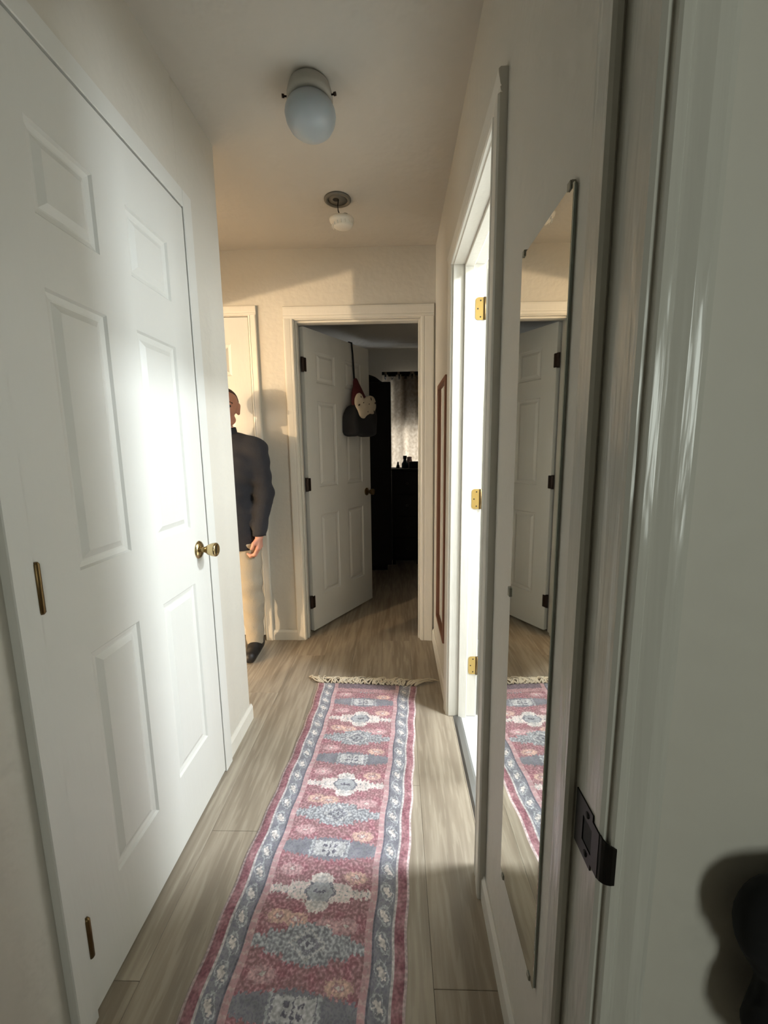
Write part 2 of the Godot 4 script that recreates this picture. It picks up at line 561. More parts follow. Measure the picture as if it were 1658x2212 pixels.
# ------------------------------------------------------------------ bodies from distance fields
func nets(st: SurfaceTool, f: Callable, lo: Vector3, hi: Vector3, cell: float) -> void:
	var nx := int(ceil((hi.x - lo.x) / cell)) + 1
	var ny := int(ceil((hi.y - lo.y) / cell)) + 1
	var nz := int(ceil((hi.z - lo.z) / cell)) + 1
	var v := PackedFloat32Array()
	v.resize(nx * ny * nz)
	var i := 0
	for y in ny:
		for z in nz:
			var x := 0
			while x < nx:
				var d: float = f.call(lo + Vector3(x, y, z) * cell)
				v[i] = d
				i += 1
				x += 1
				# far from the surface the field cannot change sign within the next cells
				var skip := mini(int(absf(d) * 0.35 / cell) - 1, nx - x)
				while skip > 0:
					v[i] = d
					i += 1
					x += 1
					skip -= 1
	var row := nx
	var lay := nx * nz
	var verts := {}
	var off := [0, 1, row, row + 1, lay, lay + 1, lay + row, lay + row + 1]
	var pos := [Vector3(0, 0, 0), Vector3(1, 0, 0), Vector3(0, 0, 1), Vector3(1, 0, 1), Vector3(0, 1, 0), Vector3(1, 1, 0), Vector3(0, 1, 1), Vector3(1, 1, 1)]
	var edges := [[0, 1], [2, 3], [4, 5], [6, 7], [0, 2], [1, 3], [4, 6], [5, 7], [0, 4], [1, 5], [2, 6], [3, 7]]
	for y in ny - 1:
		for z in nz - 1:
			for x in nx - 1:
				var b := y * lay + z * row + x
				var inside := 0
				for k in 8:
					if v[b + off[k]] < 0.0: inside += 1
				if inside == 0 or inside == 8: continue
				var s := Vector3.ZERO
				var n := 0
				for e: Array in edges:
					var d0 := v[b + off[e[0]]]
					var d1 := v[b + off[e[1]]]
					if (d0 < 0.0) != (d1 < 0.0):
						s += pos[e[0]].lerp(pos[e[1]], d0 / (d0 - d1))
						n += 1
				verts[b] = lo + (Vector3(x, y, z) + s / n) * cell
	for b: int in verts:
		for ax: Array in [[1, row, lay, Vector3.RIGHT], [row, 1, lay, Vector3.BACK], [lay, 1, row, Vector3.UP]]:
			var d0 := v[b]
			var d1 := v[b + ax[0]]
			if (d0 < 0.0) == (d1 < 0.0): continue
			var b1: int = b - ax[1]
			var b2: int = b - ax[2]
			var b3: int = b - ax[1] - ax[2]
			if verts.has(b1) and verts.has(b2) and verts.has(b3):
				var n: Vector3 = ax[3] if d0 < 0.0 else -ax[3]
				var va: Vector3 = verts[b]
				var vb: Vector3 = verts[b1]
				var vc: Vector3 = verts[b3]
				var vd: Vector3 = verts[b2]
				if (va - vc).cross(vd - vb).dot(n) > 0.0:
					for w: Vector3 in [va, vb, vc, va, vc, vd]: st.add_vertex(w)
				else:
					for w: Vector3 in [va, vc, vb, va, vd, vc]: st.add_vertex(w)

func field(p: Vector3, bones: Array, k: float) -> float:
	# bones: [a, b, radius at a, radius at b, depth squash]
	var d := 1e9
	for b: Array in bones:
		var a: Vector3 = b[0]
		var ab: Vector3 = b[1] - a
		var ap := p - a
		var sq: float = b[4]
		var t := clampf(ap.dot(ab) / maxf(ab.length_squared(), 1e-9), 0.0, 1.0)
		var q := ap - ab * t
		q.z /= sq
		var e := q.length() - lerpf(b[2], b[3], t)
		var h := maxf(k - absf(d - e), 0.0) / k
		d = minf(d, e) - h * h * k * 0.25
	return d

func hand_bones(w: Vector3, s: float) -> Array:
	# relaxed hand hanging from the wrist, fingers curled, thumb forward
	var out := []
	var dn := Vector3(-0.02 * s, -1, 0.08).normalized()
	var fw := Vector3(0, 0.06, 1).normalized()
	var inn := Vector3(-s, 0, 0)
	out.append([w + Vector3(0, 0.02, 0), w + dn * 0.02, 0.024, 0.023, 1.1])
	for k in 4:
		var base := w + dn * (0.088 - 0.005 * absf(k - 1.2)) + fw * (0.032 - 0.0205 * k)
		out.append([w + dn * 0.02 + fw * (0.014 - 0.009 * k), base, 0.0145, 0.0115, 1.0])
		var l: float = [0.041, 0.045, 0.042, 0.033][k]
		var r: float = [0.0088, 0.009, 0.0086, 0.0078][k]
		var d1 := (dn * 0.86 + inn * (0.42 + 0.04 * k)).normalized()
		var p1 := base + d1 * l
		var d2 := (dn * 0.25 + inn * 0.95).normalized()
		var p2 := p1 + d2 * l * 0.64
		var d3 := (dn * -0.55 + inn * 0.75).normalized()
		var p3 := p2 + d3 * l * 0.45
		out.append([base, p1, r * 1.1, r, 1.0])
		out.append([p1, p2, r, r * 0.92, 1.0])
		out.append([p2, p3, r * 0.92, r * 0.78, 1.0])
	var tb := w + dn * 0.028 + fw * 0.024
	var t1 := tb + (dn * 0.62 + fw * 0.5 + inn * 0.42) * 0.042
	var t2 := t1 + (dn * 0.85 + inn * 0.35 + fw * 0.05) * 0.033
	out.append([tb, t1, 0.0145, 0.0112, 1.0])
	out.append([t1, t2, 0.0108, 0.0088, 1.0])
	return out

func person(at: Vector3) -> void:
	var o := thing("person", "man in dark grey sweater and beige trousers standing half hidden behind the hallway corner", "person", at, 0.0)
	var sh := 1.285
	var torso := [
		[Vector3(-0.045, 0.87, 0), Vector3(0.045, 0.87, 0), 0.1, 0.1, 0.86],
		[Vector3(0, 0.93, 0.005), Vector3(0, 1.08, 0.008), 0.118, 0.125, 0.86],
		[Vector3(-0.065, 1.17, 0), Vector3(0.065, 1.17, 0), 0.112, 0.112, 0.9],
		[Vector3(-0.135, sh, -0.01), Vector3(0.135, sh, -0.01), 0.062, 0.062, 0.95],
		[Vector3(-0.05, 1.29, -0.01), Vector3(0.05, 1.29, -0.01), 0.075, 0.075, 0.9]]
	var neck := [[Vector3(0, 1.30, -0.012), Vector3(0, 1.42, 0.012), 0.06, 0.052, 1.0]]
	var legs := []
	var arms := []
	for s: float in [-1.0, 1.0]:
		legs.append([Vector3(s * 0.085, 0.86, 0), Vector3(s * 0.098, 0.47, 0.012), 0.088, 0.058, 1.0])
		legs.append([Vector3(s * 0.098, 0.47, 0.012), Vector3(s * 0.10, 0.33, -0.008), 0.056, 0.056, 1.0])
		legs.append([Vector3(s * 0.10, 0.33, -0.008), Vector3(s * 0.102, 0.085, -0.012), 0.054, 0.038, 1.0])
		legs.append([Vector3(s * 0.102, 0.05, -0.03), Vector3(s * 0.112, 0.034, 0.115), 0.036, 0.028, 1.0])
		arms.append([Vector3(s * 0.182, 1.275, -0.008), Vector3(s * 0.206, 1.01, -0.02), 0.052, 0.041, 1.0])
		arms.append([Vector3(s * 0.206, 1.01, -0.02), Vector3(s * 0.187, 0.79, 0.05), 0.04, 0.028, 1.0])
	var wrists := [Vector3(-0.187, 0.785, 0.052), Vector3(0.187, 0.785, 0.052)]
	# head: skull, jaw, cheeks, brow, nose, lips, chin, ears, turned to his left
	var hc := Vector3(0.012, 1.515, 0.012)
	var tb := Basis(Vector3.UP, deg_to_rad(22.0))
	var raw := [
		[Vector3(0, 0.028, -0.018), Vector3(0, 0.034, 0.012), 0.079, 0.076, 1.1],
		[Vector3(0, -0.012, 0.02), Vector3(0, -0.055, 0.04), 0.066, 0.046, 1.05],
		[Vector3(-0.03, -0.068, 0.038), Vector3(0.03, -0.068, 0.038), 0.03, 0.03, 1.1],
		[Vector3(0, -0.088, 0.068), Vector3(0, -0.08, 0.07), 0.017, 0.017, 1.0],
		[Vector3(-0.032, 0.022, 0.078), Vector3(0.032, 0.022, 0.078), 0.011, 0.011, 1.0],
		[Vector3(0, 0.012, 0.087), Vector3(0, -0.026, 0.097), 0.0075, 0.0105, 1.0],
		[Vector3(-0.011, -0.031, 0.093), Vector3(0.011, -0.031, 0.093), 0.0075, 0.0075, 1.0],
		[Vector3(-0.038, -0.022, 0.058), Vector3(0.038, -0.022, 0.058), 0.02, 0.02, 1.0],
		[Vector3(-0.016, -0.056, 0.083), Vector3(0.016, -0.056, 0.083), 0.0062, 0.0062, 1.0]]
	for s: float in [-1.0, 1.0]:
		raw.append([Vector3(s * 0.079, 0.018, -0.012), Vector3(s * 0.077, -0.03, -0.002), 0.012, 0.0085, 1.5])
	var head := []
	for b: Array in raw:
		head.append([hc + tb * b[0], hc + tb * b[1], b[2], b[3], b[4]])
	var core: Array = torso + neck + legs
	var skull := [head[0], head[1], head[2]]
	var body := begin(true)
	nets(body, func(p: Vector3) -> float: return minf(field(p, core + skull, 0.03), field(p, arms, 0.01)) + 0.007, Vector3(-0.30, -0.01, -0.17), Vector3(0.30, 1.46, 0.19), 0.016)
	nets(body, func(p: Vector3) -> float: return field(p, head + neck, 0.012), Vector3(-0.115, 1.335, -0.13), Vector3(0.14, 1.64, 0.16), 0.0055)
	for k in 2:
		var hb := hand_bones(wrists[k], -1.0 if k == 0 else 1.0)
		nets(body, func(p: Vector3) -> float: return field(p, hb, 0.008), wrists[k] + Vector3(-0.075, -0.185, -0.06), wrists[k] + Vector3(0.075, 0.03, 0.085), 0.0042)
	part("body", body, M.skin, o)
	# short cropped hair
	var hs := begin(true)
	nets(hs, func(p: Vector3) -> float:
		var q: Vector3 = tb.transposed() * (p - hc)
		var line := 0.045 + 0.45 * (q.z + 0.02) if q.z > -0.02 else 0.045 + 1.1 * (q.z + 0.02)
		return maxf(field(p, [head[0]], 0.01) - 0.0045, line - q.y), Vector3(-0.11, 1.44, -0.13), Vector3(0.13, 1.65, 0.13), 0.0065)
	part("hair", hs, M.hair, o)
	for s: float in [-1.0, 1.0]:
		var es := begin(true)
		lathe(es, [Vector2(0, -0.0075), Vector2(0.0055, -0.005), Vector2(0.0078, 0), Vector2(0.0055, 0.005), Vector2(0, 0.0075)], hc + tb * Vector3(s * 0.031, 0.004, 0.0805), Vector3.UP, 14)
		part("eye", es, M.eye_dark, o)
		var bs := begin(true)
		tube(bs, [hc + tb * Vector3(s * 0.014, 0.021, 0.0895), hc + tb * Vector3(s * 0.031, 0.026, 0.0885), hc + tb * Vector3(s * 0.047, 0.02, 0.079)], 0.0034, 8)
		part("eyebrow", bs, M.hair, o)
	var ls := begin(true)
	tube(ls, [hc + tb * Vector3(-0.02, -0.055, 0.083), hc + tb * Vector3(0, -0.0535, 0.0905), hc + tb * Vector3(0.02, -0.055, 0.083)], 0.0032, 8)
	part("mouth", ls, M.lips, o)
	# sweater
	var sw: Array = torso + arms
	var ss := begin(true)
	nets(ss, func(p: Vector3) -> float:
		var w := 0.003 * sin(p.y * 70.0 + p.x * 25.0 + 2.0 * sin(p.z * 30.0))
		var d := field(p, sw, 0.035) - 0.014 - w
		d = maxf(d, 0.70 - p.y + (0.0 if absf(p.x) < 0.155 else 0.07))
		return d, Vector3(-0.31, 0.66, -0.17), Vector3(0.31, 1.40, 0.17), 0.0115)
	nets(ss, func(p: Vector3) -> float:
		return maxf(field(p, [[Vector3(-0.03, 0.69, 0.0), Vector3(-0.015, 0.98, 0.0), 0.145, 0.13, 0.84], [Vector3(0.03, 0.69, 0.0), Vector3(0.015, 0.98, 0.0), 0.145, 0.13, 0.84]], 0.02) + 0.003 * sin(p.y * 60.0 + p.x * 20.0), absf(p.y - 0.80) - 0.11), Vector3(-0.2, 0.67, -0.16), Vector3(0.2, 0.93, 0.16), 0.0115)
	part("sweater", ss, M.sweater, o)
	for k in 2:
		var cs := begin(true)
		tube(cs, [wrists[k] + Vector3(0, 0.035, -0.012), wrists[k] + Vector3(0, -0.012, 0.0)], 0.039, 18)
		part("cuff", cs, M.sweater, o)
	var co := begin(true)
	lathe(co, [Vector2(0.072, -0.03), Vector2(0.07, 0.02), Vector2(0.066, 0.045), Vector2(0.062, 0.046), Vector2(0.06, 0.0)], Vector3(0, 1.36, -0.004), Vector3(0, 1, 0.12), 28)
	part("collar", co, M.sweater, o)
	var zp := begin()
	box(zp, Vector3(-0.006, 1.29, 0.058), Vector3(0.006, 1.40, 0.072), 0.002)
	part("zip", zp, M.collar_lining, o)
	# trousers
	var ts := begin(true)
	nets(ts, func(p: Vector3) -> float:
		var d := field(p, [legs[0], legs[1], legs[2], legs[4], legs[5], legs[6], torso[0]], 0.02) - 0.014 - 0.003 * sin(p.y * 55.0 + p.x * 40.0)
		return maxf(maxf(d, p.y - 0.73), 0.055 - p.y), Vector3(-0.2, 0.04, -0.15), Vector3(0.2, 0.95, 0.15), 0.0125)
	part("trousers", ts, M.chino, o)
	for s: float in [-1.0, 1.0]:
		var fs := begin(true)
		var fb := [[Vector3(s * 0.102, 0.048, -0.055), Vector3(s * 0.112, 0.04, 0.12), 0.043, 0.036, 1.0], [Vector3(s * 0.102, 0.07, -0.03), Vector3(s * 0.105, 0.06, 0.03), 0.045, 0.038, 1.0]]
		nets(fs, func(p: Vector3) -> float: return maxf(field(p, fb, 0.02), 0.002 - p.y), Vector3(s * 0.105 - 0.07, -0.01, -0.12), Vector3(s * 0.105 + 0.07, 0.14, 0.18), 0.008)
		part("shoe", fs, M.shoe_black, o)

# ------------------------------------------------------------------ windows and lamps
func window(called: String, at: Vector3, turn: float, w: float, h: float, pane: Material, energy: float, color: Color, label: String) -> void:
	# lit pane facing local -z with frame, mullion and an area light just in front of it
	var o := thing(called, label, "window", at, turn, "structure")
	for s: float in [-1.0, 1.0]:
		part("pane", boxmesh(Vector3(s * 0.012, 0.01, 0.01), Vector3(s * w / 2, h, 0.016)), pane, o)
		part("frame_rail", boxmesh(Vector3(s * w / 2, -0.04, -0.03), Vector3(s * (w / 2 + 0.04), h + 0.04, 0.03), 0.004), M.trim_paint, o)
	part("mullion", boxmesh(Vector3(-0.014, 0, -0.02), Vector3(0.014, h, 0.03), 0.003), M.trim_paint, o)
	part("frame_rail", boxmesh(Vector3(-w / 2, -0.04, -0.03), Vector3(w / 2, 0.0, 0.03), 0.004), M.trim_paint, o)
	part("frame_rail", boxmesh(Vector3(-w / 2, h, -0.03), Vector3(w / 2, h + 0.04, 0.03), 0.004), M.trim_paint, o)
	var l := AreaLight3D.new()
	l.name = "daylight"
	l.area_size = Vector2(w, h)
	l.light_energy = energy
	l.light_color = color
	l.shadow_enabled = true
	l.area_range = 12.0
	l.position = Vector3(0, h / 2, -0.035)
	o.add_child(l, true)

func added_ceiling_panel() -> void:
	# unseen fitting added in the side room so steep light brightens the hallway floor
	var o := thing("added_ceiling_panel", "square lit ceiling panel added out of view in the bright side room", "ceiling light", Vector3(1.2, YC, -1.19))
	for s: float in [-1.0, 1.0]:
		part("frame_rail", boxmesh(Vector3(s * 0.11, -0.04, -0.13), Vector3(s * 0.13, 0, 0.13), 0.003), M.trim_paint, o)
		part("frame_rail", boxmesh(Vector3(-0.11, -0.04, s * 0.11), Vector3(0.11, 0, s * 0.13), 0.003), M.trim_paint, o)
	part("diffuser", boxmesh(Vector3(-0.11, -0.034, -0.11), Vector3(0.11, -0.024, 0.11)), M.lit_pane, o)
	var l := AreaLight3D.new()
	l.name = "panel_light"
	l.area_size = Vector2(0.22, 0.22)
	l.light_energy = SIDE_ROOM_PANEL
	l.light_color = Color(0.95, 0.98, 1.0)
	l.shadow_enabled = true
	l.area_range = 10.0
	l.position = Vector3(0, -0.045, 0)
	l.rotation.x = -PI / 2
	o.add_child(l, true)

func lamp_living() -> void:
	var at := Vector3(-5.0, 0.0, 1.86)
	var o := thing("floor_lamp", "slim floor lamp with a glowing round bulb in the side living room", "lamp", at)
	var st := begin(true)
	lathe(st, [Vector2(0, 0), Vector2(0.14, 0), Vector2(0.14, 0.012), Vector2(0.03, 0.03), Vector2(0, 0.032)], Vector3.ZERO, Vector3.UP, 32)
	part("base", st, M.black_steel, o)
	st = begin(true)
	tube(st, [Vector3(0, 0.02, 0), Vector3(0, 1.22, 0)], 0.012, 14)
	part("pole", st, M.black_steel, o)
	st = begin(true)
	lathe(st, [Vector2(0, -0.06), Vector2(0.03, -0.052), Vector2(0.052, -0.03), Vector2(0.06, 0), Vector2(0.052, 0.03), Vector2(0.03, 0.052), Vector2(0, 0.06)], Vector3(0, 1.28, 0), Vector3.UP, 24)
	part("bulb", st, M.bulb_glow, o)
	var l := OmniLight3D.new()
	l.name = "lamp_light"
	l.light_energy = LAMP_ENERGY
	l.light_color = Color(1.0, 0.87, 0.7)
	l.light_size = 0.05
	l.omni_range = 14.0
	l.omni_attenuation = 2.0
	l.shadow_enabled = true
	l.position = Vector3(0, 1.28, 0)
	o.add_child(l, true)

const LAMP_ENERGY := 29.0
const SIDE_ROOM_DAY := 4.6
const SIDE_ROOM_PANEL := 9.0
const CAMERA_ROOM_DAY := 0.9
const BEDROOM_DAY := 4.2
const LIVING_ROOM_FILL := 17.0

func view() -> void:
	var r := deg_to_rad(0.7)
	var p := deg_to_rad(8.667)
	var y := deg_to_rad(1.76)
	var fwd := Vector3(-sin(y) * cos(p), -sin(p), -cos(y) * cos(p))
	var r0 := Vector3(cos(y), 0, -sin(y))
	var u0 := r0.cross(fwd)
	var cam := Camera3D.new()
	cam.name = "camera"
	cam.fov = rad_to_deg(2.0 * atan(1106.0 / 890.0))
	cam.near = 0.02
	cam.far = 60.0
	add_child(cam)
	cam.transform = Transform3D(Basis(r0 * cos(r) - u0 * sin(r), u0 * cos(r) + r0 * sin(r), -fwd), Vector3(0, 1.27, 0))
	cam.current = true
	var e := Environment.new()
	e.background_mode = Environment.BG_COLOR
	e.background_color = Color(0.55, 0.62, 0.7)
	e.tonemap_mode = Environment.TONE_MAPPER_LINEAR
	e.tonemap_exposure = 0.87
	e.sdfgi_enabled = true
	e.ssao_enabled = true
	e.ssil_enabled = true
	var w := WorldEnvironment.new()
	w.name = "environment"
	w.environment = e
	add_child(w)

# ------------------------------------------------------------------ shell
func shell() -> void:
	var st := begin()
	# closet wall with its door opening
	box(st, Vector3(XL - 0.1, 0, -0.43), Vector3(XL, YC, -0.722))
	box(st, Vector3(XL - 0.1, 0, -1.47), Vector3(XL, YC, -1.78), 0.002)
	box(st, Vector3(XL - 0.1, 2.066, -0.722), Vector3(XL, YC, -1.47))
	setting("wall_left", st, M.wall_paint, "white painted hallway wall around the closet door", "wall")
	st = begin()
	box(st, Vector3(-1.14, 0, -1.68), Vector3(XL - 0.1, YC, -1.78))
	box(st, Vector3(-1.14, 0, -0.43), Vector3(-1.06, YC, -1.68))
	setting("wall_closet", st, M.wall_paint, "inner walls of the shallow closet", "wall")
	st = begin()
	var zb := ZF - 0.11
	box(st, Vector3(-6.6, 0, ZF), Vector3(-1.612, YC, zb))
	box(st, Vector3(-1.612, 2.076, ZF), Vector3(-0.884, YC, zb))
	box(st, Vector3(-0.884, 0, ZF), Vector3(-0.624, YC, zb))
	box(st, Vector3(-0.624, 2.06, ZF), Vector3(0.164, YC, zb))
	box(st, Vector3(0.164, 0, ZF), Vector3(3.0, YC, zb))
	setting("wall_far", st, M.wall_paint, "white end wall of the hallway holding two doorways", "wall")
	st = begin()
	box(st, Vector3(XR, 0, -0.43), Vector3(XR + 0.11, YC, -1.08))
	box(st, Vector3(XR, 2.025, -1.08), Vector3(XR + 0.11, YC, -1.835))
	box(st, Vector3(XR, 0, -1.835), Vector3(XR + 0.11, YC, ZF))
	setting("wall_right", st, M.wall_paint, "white hallway wall carrying the frameless mirror", "wall")
	st = begin()
	box(st, Vector3(0.205, 0, -0.345), Vector3(3.0, YC, -0.43))
	box(st, Vector3(-1.8, 0, -0.345), Vector3(-0.585, YC, -0.43))
	box(st, Vector3(-0.585, 2.05, -0.345), Vector3(0.205, YC, -0.43))
	setting("wall_near", st, M.wall_paint, "wall around the doorway at the near end of the hallway", "wall")
	# living room shell
	st = begin()
	box(st, Vector3(-1.8, 0, -0.345), Vector3(-1.7, YC, 3.3))
	box(st, Vector3(-1.8, 2.0, ZF), Vector3(-1.7, YC, -0.43))
	box(st, Vector3(-6.6, 0, ZF), Vector3(-6.5, YC, 3.3))
	box(st, Vector3(-6.5, 0, 3.2), Vector3(-1.8, YC, 3.3))
	setting("wall_living_room", st, M.wall_paint, "plain walls of the side living room", "wall")
	st = begin()
	box(st, Vector3(-1.4, 0, -0.345), Vector3(-1.3, YC, 1.7))
	box(st, Vector3(-1.3, 0, 1.6), Vector3(2.9, YC, 1.7))
	box(st, Vector3(2.9, 0, 1.7), Vector3(3.0, YC, -0.345))
	setting("wall_near_room", st, M.wall_paint, "plain walls of the room before the near doorway", "wall")
	st = begin()
	box(st, Vector3(2.1, 0, -0.43), Vector3(2.2, YC, ZF))
	setting("wall_side_room", st, M.wall_paint, "white wall of the bright side room", "wall")
	st = begin()
	box(st, Vector3(-2.2, 0, zb), Vector3(-2.1, YC, -5.2))
	box(st, Vector3(2.1, 0, zb), Vector3(2.2, YC, -5.2))
	box(st, Vector3(-2.1, 0, -5.1), Vector3(2.1, YC, -5.2))
	setting("wall_bedroom", st, M.wall_paint, "plain walls of the dark bedroom", "wall")
	setting("ceiling", boxmesh(Vector3(-6.6, YC, 3.3), Vector3(3.0, YC + 0.1, -5.2)), M.ceiling_paint, "white painted ceiling over the hallway", "ceiling")
	# floors
	var fl := thing("floor", "grey brown laminate plank floor of the hallway", "floor", Vector3.ZERO, 0.0, "structure")
	part("underlay", boxmesh(Vector3(-1.7, -0.1, -0.30), Vector3(XR + 0.054, -0.008, -2.68)), M.rubber_gap, fl)
	var wd := 0.178
	rng.seed = 4
	var row := 0
	var x := -1.7
	while x < XR + 0.02:
		var z := -0.30
		var end: float = -0.30 - [0.5, 0.9, 0.28, 0.72, 1.1][row % 5]
		while z > -2.67:
			end = maxf(end, -2.68)
			part("plank", boxmesh(Vector3(x + 0.0003, -0.009, z), Vector3(minf(x + wd - 0.0003, XR + 0.024), 0.0, end + 0.0006), 0.0007), M["laminate_%d" % rng.randi_range(0, 3)], fl)
			z = end
			end -= 1.2
		x += wd
		row += 1
	setting("floor_near_room", boxmesh(Vector3(-1.3, -0.1, -0.30), Vector3(2.9, 0, 1.6)), M.laminate_1, "plain floor of the room before the near doorway", "floor")
	setting("floor_living_room", boxmesh(Vector3(-6.5, -0.1, ZF), Vector3(-1.7, 0, 3.2)), M.laminate_1, "plain floor of the side living room", "floor")
	setting("floor_side_room", boxmesh(Vector3(XR + 0.055, -0.1, -0.43), Vector3(2.1, 0, ZF)), M.bath_floor, "bright white floor of the side room", "floor")
	setting("floor_bedroom", boxmesh(Vector3(-2.1, -0.1, -2.68), Vector3(2.1, -0.001, -5.1)), M.laminate_1, "laminate floor of the dark bedroom", "floor")
	# threshold strip into the side room
	st = begin()
	sweep_profile(st, [Vector2(0, 0), Vector2(0.01, 0.006), Vector2(0.03, 0.006), Vector2(0.04, 0)], Vector3(XR + 0.02, 0, -1.097), Vector3(XR + 0.02, 0, -1.813), Vector3.RIGHT, Vector3.UP)
	setting("trim_1", st, M.threshold_metal, "grey metal threshold strip in the bright side doorway", "threshold")

func baseboard(called: String, a: Vector3, b: Vector3, out: Vector3, label: String, h := 0.075, t := 0.011) -> void:
	var st := begin()
	sweep_profile(st, [Vector2(0, 0), Vector2(0, t), Vector2(h * 0.8, t), Vector2(h * 0.93, t * 0.6), Vector2(h, t * 0.35), Vector2(h, 0)], a, b, Vector3.UP, out)
	setting(called, st, M.trim_paint, label, "baseboard")

func trims() -> void:
	var up := Vector3.UP
	# closet door casing, flat and thin; its boards stand proud of the wall
	var o := thing("trim_2", "flat white casing around the closet door", "door trim", Vector3.ZERO, 0.0, "structure")
	part("casing_board", boxmesh(Vector3(XL, 0, -0.686), Vector3(XL + 0.021, 2.112, -0.735), 0.002), M.door_paint, o)
	part("casing_board", boxmesh(Vector3(XL, 0.0, -1.457), Vector3(XL + 0.019, 2.112, -1.515), 0.002), M.door_paint, o)
	part("casing_board", boxmesh(Vector3(XL, 2.058, -0.735), Vector3(XL + 0.019, 2.112, -1.457), 0.002), M.door_paint, o)
	part("jamb", boxmesh(Vector3(XL - 0.1, 0, -0.722), Vector3(XL, 2.066, -0.735)), M.door_paint, o)
	part("jamb", boxmesh(Vector3(XL - 0.1, 0, -1.457), Vector3(XL, 2.066, -1.47)), M.door_paint, o)
	part("jamb", boxmesh(Vector3(XL - 0.1, 2.057, -0.735), Vector3(XL, 2.066, -1.457)), M.door_paint, o)
	# far doorway
	var out := Vector3.BACK
	casing("trim_3", [
		[Vector3(-0.617, 0, ZF), Vector3(-0.617, 2.052, ZF), Vector3.LEFT, out, 0.057, 0.016],
		[Vector3(0.157, 0, ZF), Vector3(0.157, 2.052, ZF), Vector3.RIGHT, out, 0.075, 0.016],
		[Vector3(-0.674, 2.052, ZF), Vector3(0.232, 2.052, ZF), up, out, 0.07, 0.017]], "white moulded casing around the open bedroom doorway", M.trim_paint)
	o = thing("trim_4", "white jamb lining of the open bedroom doorway", "door jamb", Vector3.ZERO, 0.0, "structure")
	for s: Array in [[-0.624, -0.611], [0.151, 0.164]]:
		part("jamb", boxmesh(Vector3(s[0], 0, ZF + 0.002), Vector3(s[1], 2.06, ZF - 0.112), 0.002), M.trim_paint, o)
	part("jamb", boxmesh(Vector3(-0.611, 2.047, ZF + 0.002), Vector3(0.151, 2.06, ZF - 0.112), 0.002), M.trim_paint, o)
	part("stop", boxmesh(Vector3(-0.611, 0, ZF - 0.02), Vector3(-0.601, 2.047, ZF - 0.055), 0.002), M.trim_paint, o)
	part("stop", boxmesh(Vector3(0.141, 0, ZF - 0.02), Vector3(0.151, 2.047, ZF - 0.055), 0.002), M.trim_paint, o)
	part("stop", boxmesh(Vector3(-0.601, 2.037, ZF - 0.02), Vector3(0.141, 2.047, ZF - 0.055), 0.002), M.trim_paint, o)
	# closed door beside it
	casing("trim_5", [
		[Vector3(-0.888, 0, ZF), Vector3(-0.888, 2.078, ZF), Vector3.RIGHT, out, 0.05, 0.017],
		[Vector3(-1.608, 0, ZF), Vector3(-1.608, 2.078, ZF), Vector3.LEFT, out, 0.05, 0.017],
		[Vector3(-1.658, 2.078, ZF), Vector3(-0.838, 2.078, ZF), up, out, 0.055, 0.017]], "white casing around the closed door behind the man", M.trim_paint)
	# bright side doorway on the mirror wall
	casing("trim_6", [
		[Vector3(XR, 0, -1.087), Vector3(XR, 2.012, -1.087), Vector3.BACK, Vector3.LEFT, 0.087, 0.021],
		[Vector3(XR, 0, -1.823), Vector3(XR, 2.012, -1.823), Vector3.FORWARD, Vector3.LEFT, 0.052, 0.018],
		[Vector3(XR, 2.012, -1.0), Vector3(XR, 2.012, -1.875), up, Vector3.LEFT, 0.048, 0.021]], "white casing around the bright side doorway", M.trim_paint)
	o = thing("trim_7", "white jamb lining with brass hinges in the bright side doorway", "door jamb", Vector3.ZERO, 0.0, "structure")
	part("jamb", boxmesh(Vector3(XR - 0.004, 0, -1.835), Vector3(0.372, 2.025, -1.815), 0.003), M.trim_paint, o)
	part("jamb", boxmesh(Vector3(XR - 0.004, 0, -1.08), Vector3(0.372, 2.025, -1.095), 0.003), M.trim_paint, o)
	part("jamb", boxmesh(Vector3(XR - 0.004, 2.008, -1.095), Vector3(0.372, 2.025, -1.815), 0.003), M.trim_paint, o)
	part("stop", boxmesh(Vector3(0.285, 0, -1.815), Vector3(0.323, 2.008, -1.804), 0.002), M.trim_paint, o)
	part("stop", boxmesh(Vector3(0.285, 0, -1.095), Vector3(0.323, 2.008, -1.106), 0.002), M.trim_paint, o)
	part("stop", boxmesh(Vector3(0.285, 1.997, -1.106), Vector3(0.323, 2.008, -1.804), 0.002), M.trim_paint, o)
	for y: float in [1.837, 1.048, 0.262]:
		hinge_plate(o, Vector3(0.331, y, -1.815), Vector3.RIGHT, Vector3.BACK, 0.034, 0.088, M.brass)
	# near doorway: jamb, stop and casing close to the camera
	o = thing("trim_8", "grey white jamb of the near doorway with a dark strike plate", "door jamb", Vector3.ZERO, 0.0, "structure")
	for s: Array in [[0.19, 0.205, 1.0], [-0.585, -0.57, -1.0]]:
		part("jamb", boxmesh(Vector3(s[0], 0, -0.344), Vector3(s[1], 2.05, -0.432), 0.003), M.casing_paint, o)
	part("jamb", boxmesh(Vector3(-0.57, 2.035, -0.344), Vector3(0.19, 2.05, -0.432), 0.003), M.casing_paint, o)
	part("stop", boxmesh(Vector3(0.179, 0, -0.396), Vector3(0.19, 2.035, -0.428), 0.003), M.casing_paint, o)
	part("stop", boxmesh(Vector3(-0.57, 0, -0.396), Vector3(-0.559, 2.035, -0.428), 0.003), M.casing_paint, o)
	part("stop", boxmesh(Vector3(-0.559, 2.024, -0.396), Vector3(0.179, 2.035, -0.428), 0.003), M.casing_paint, o)
	strike_plate(o)
	o = thing("trim_9", "narrow moulded casing on the room side of the near doorway", "door trim", Vector3.ZERO, 0.0, "structure")
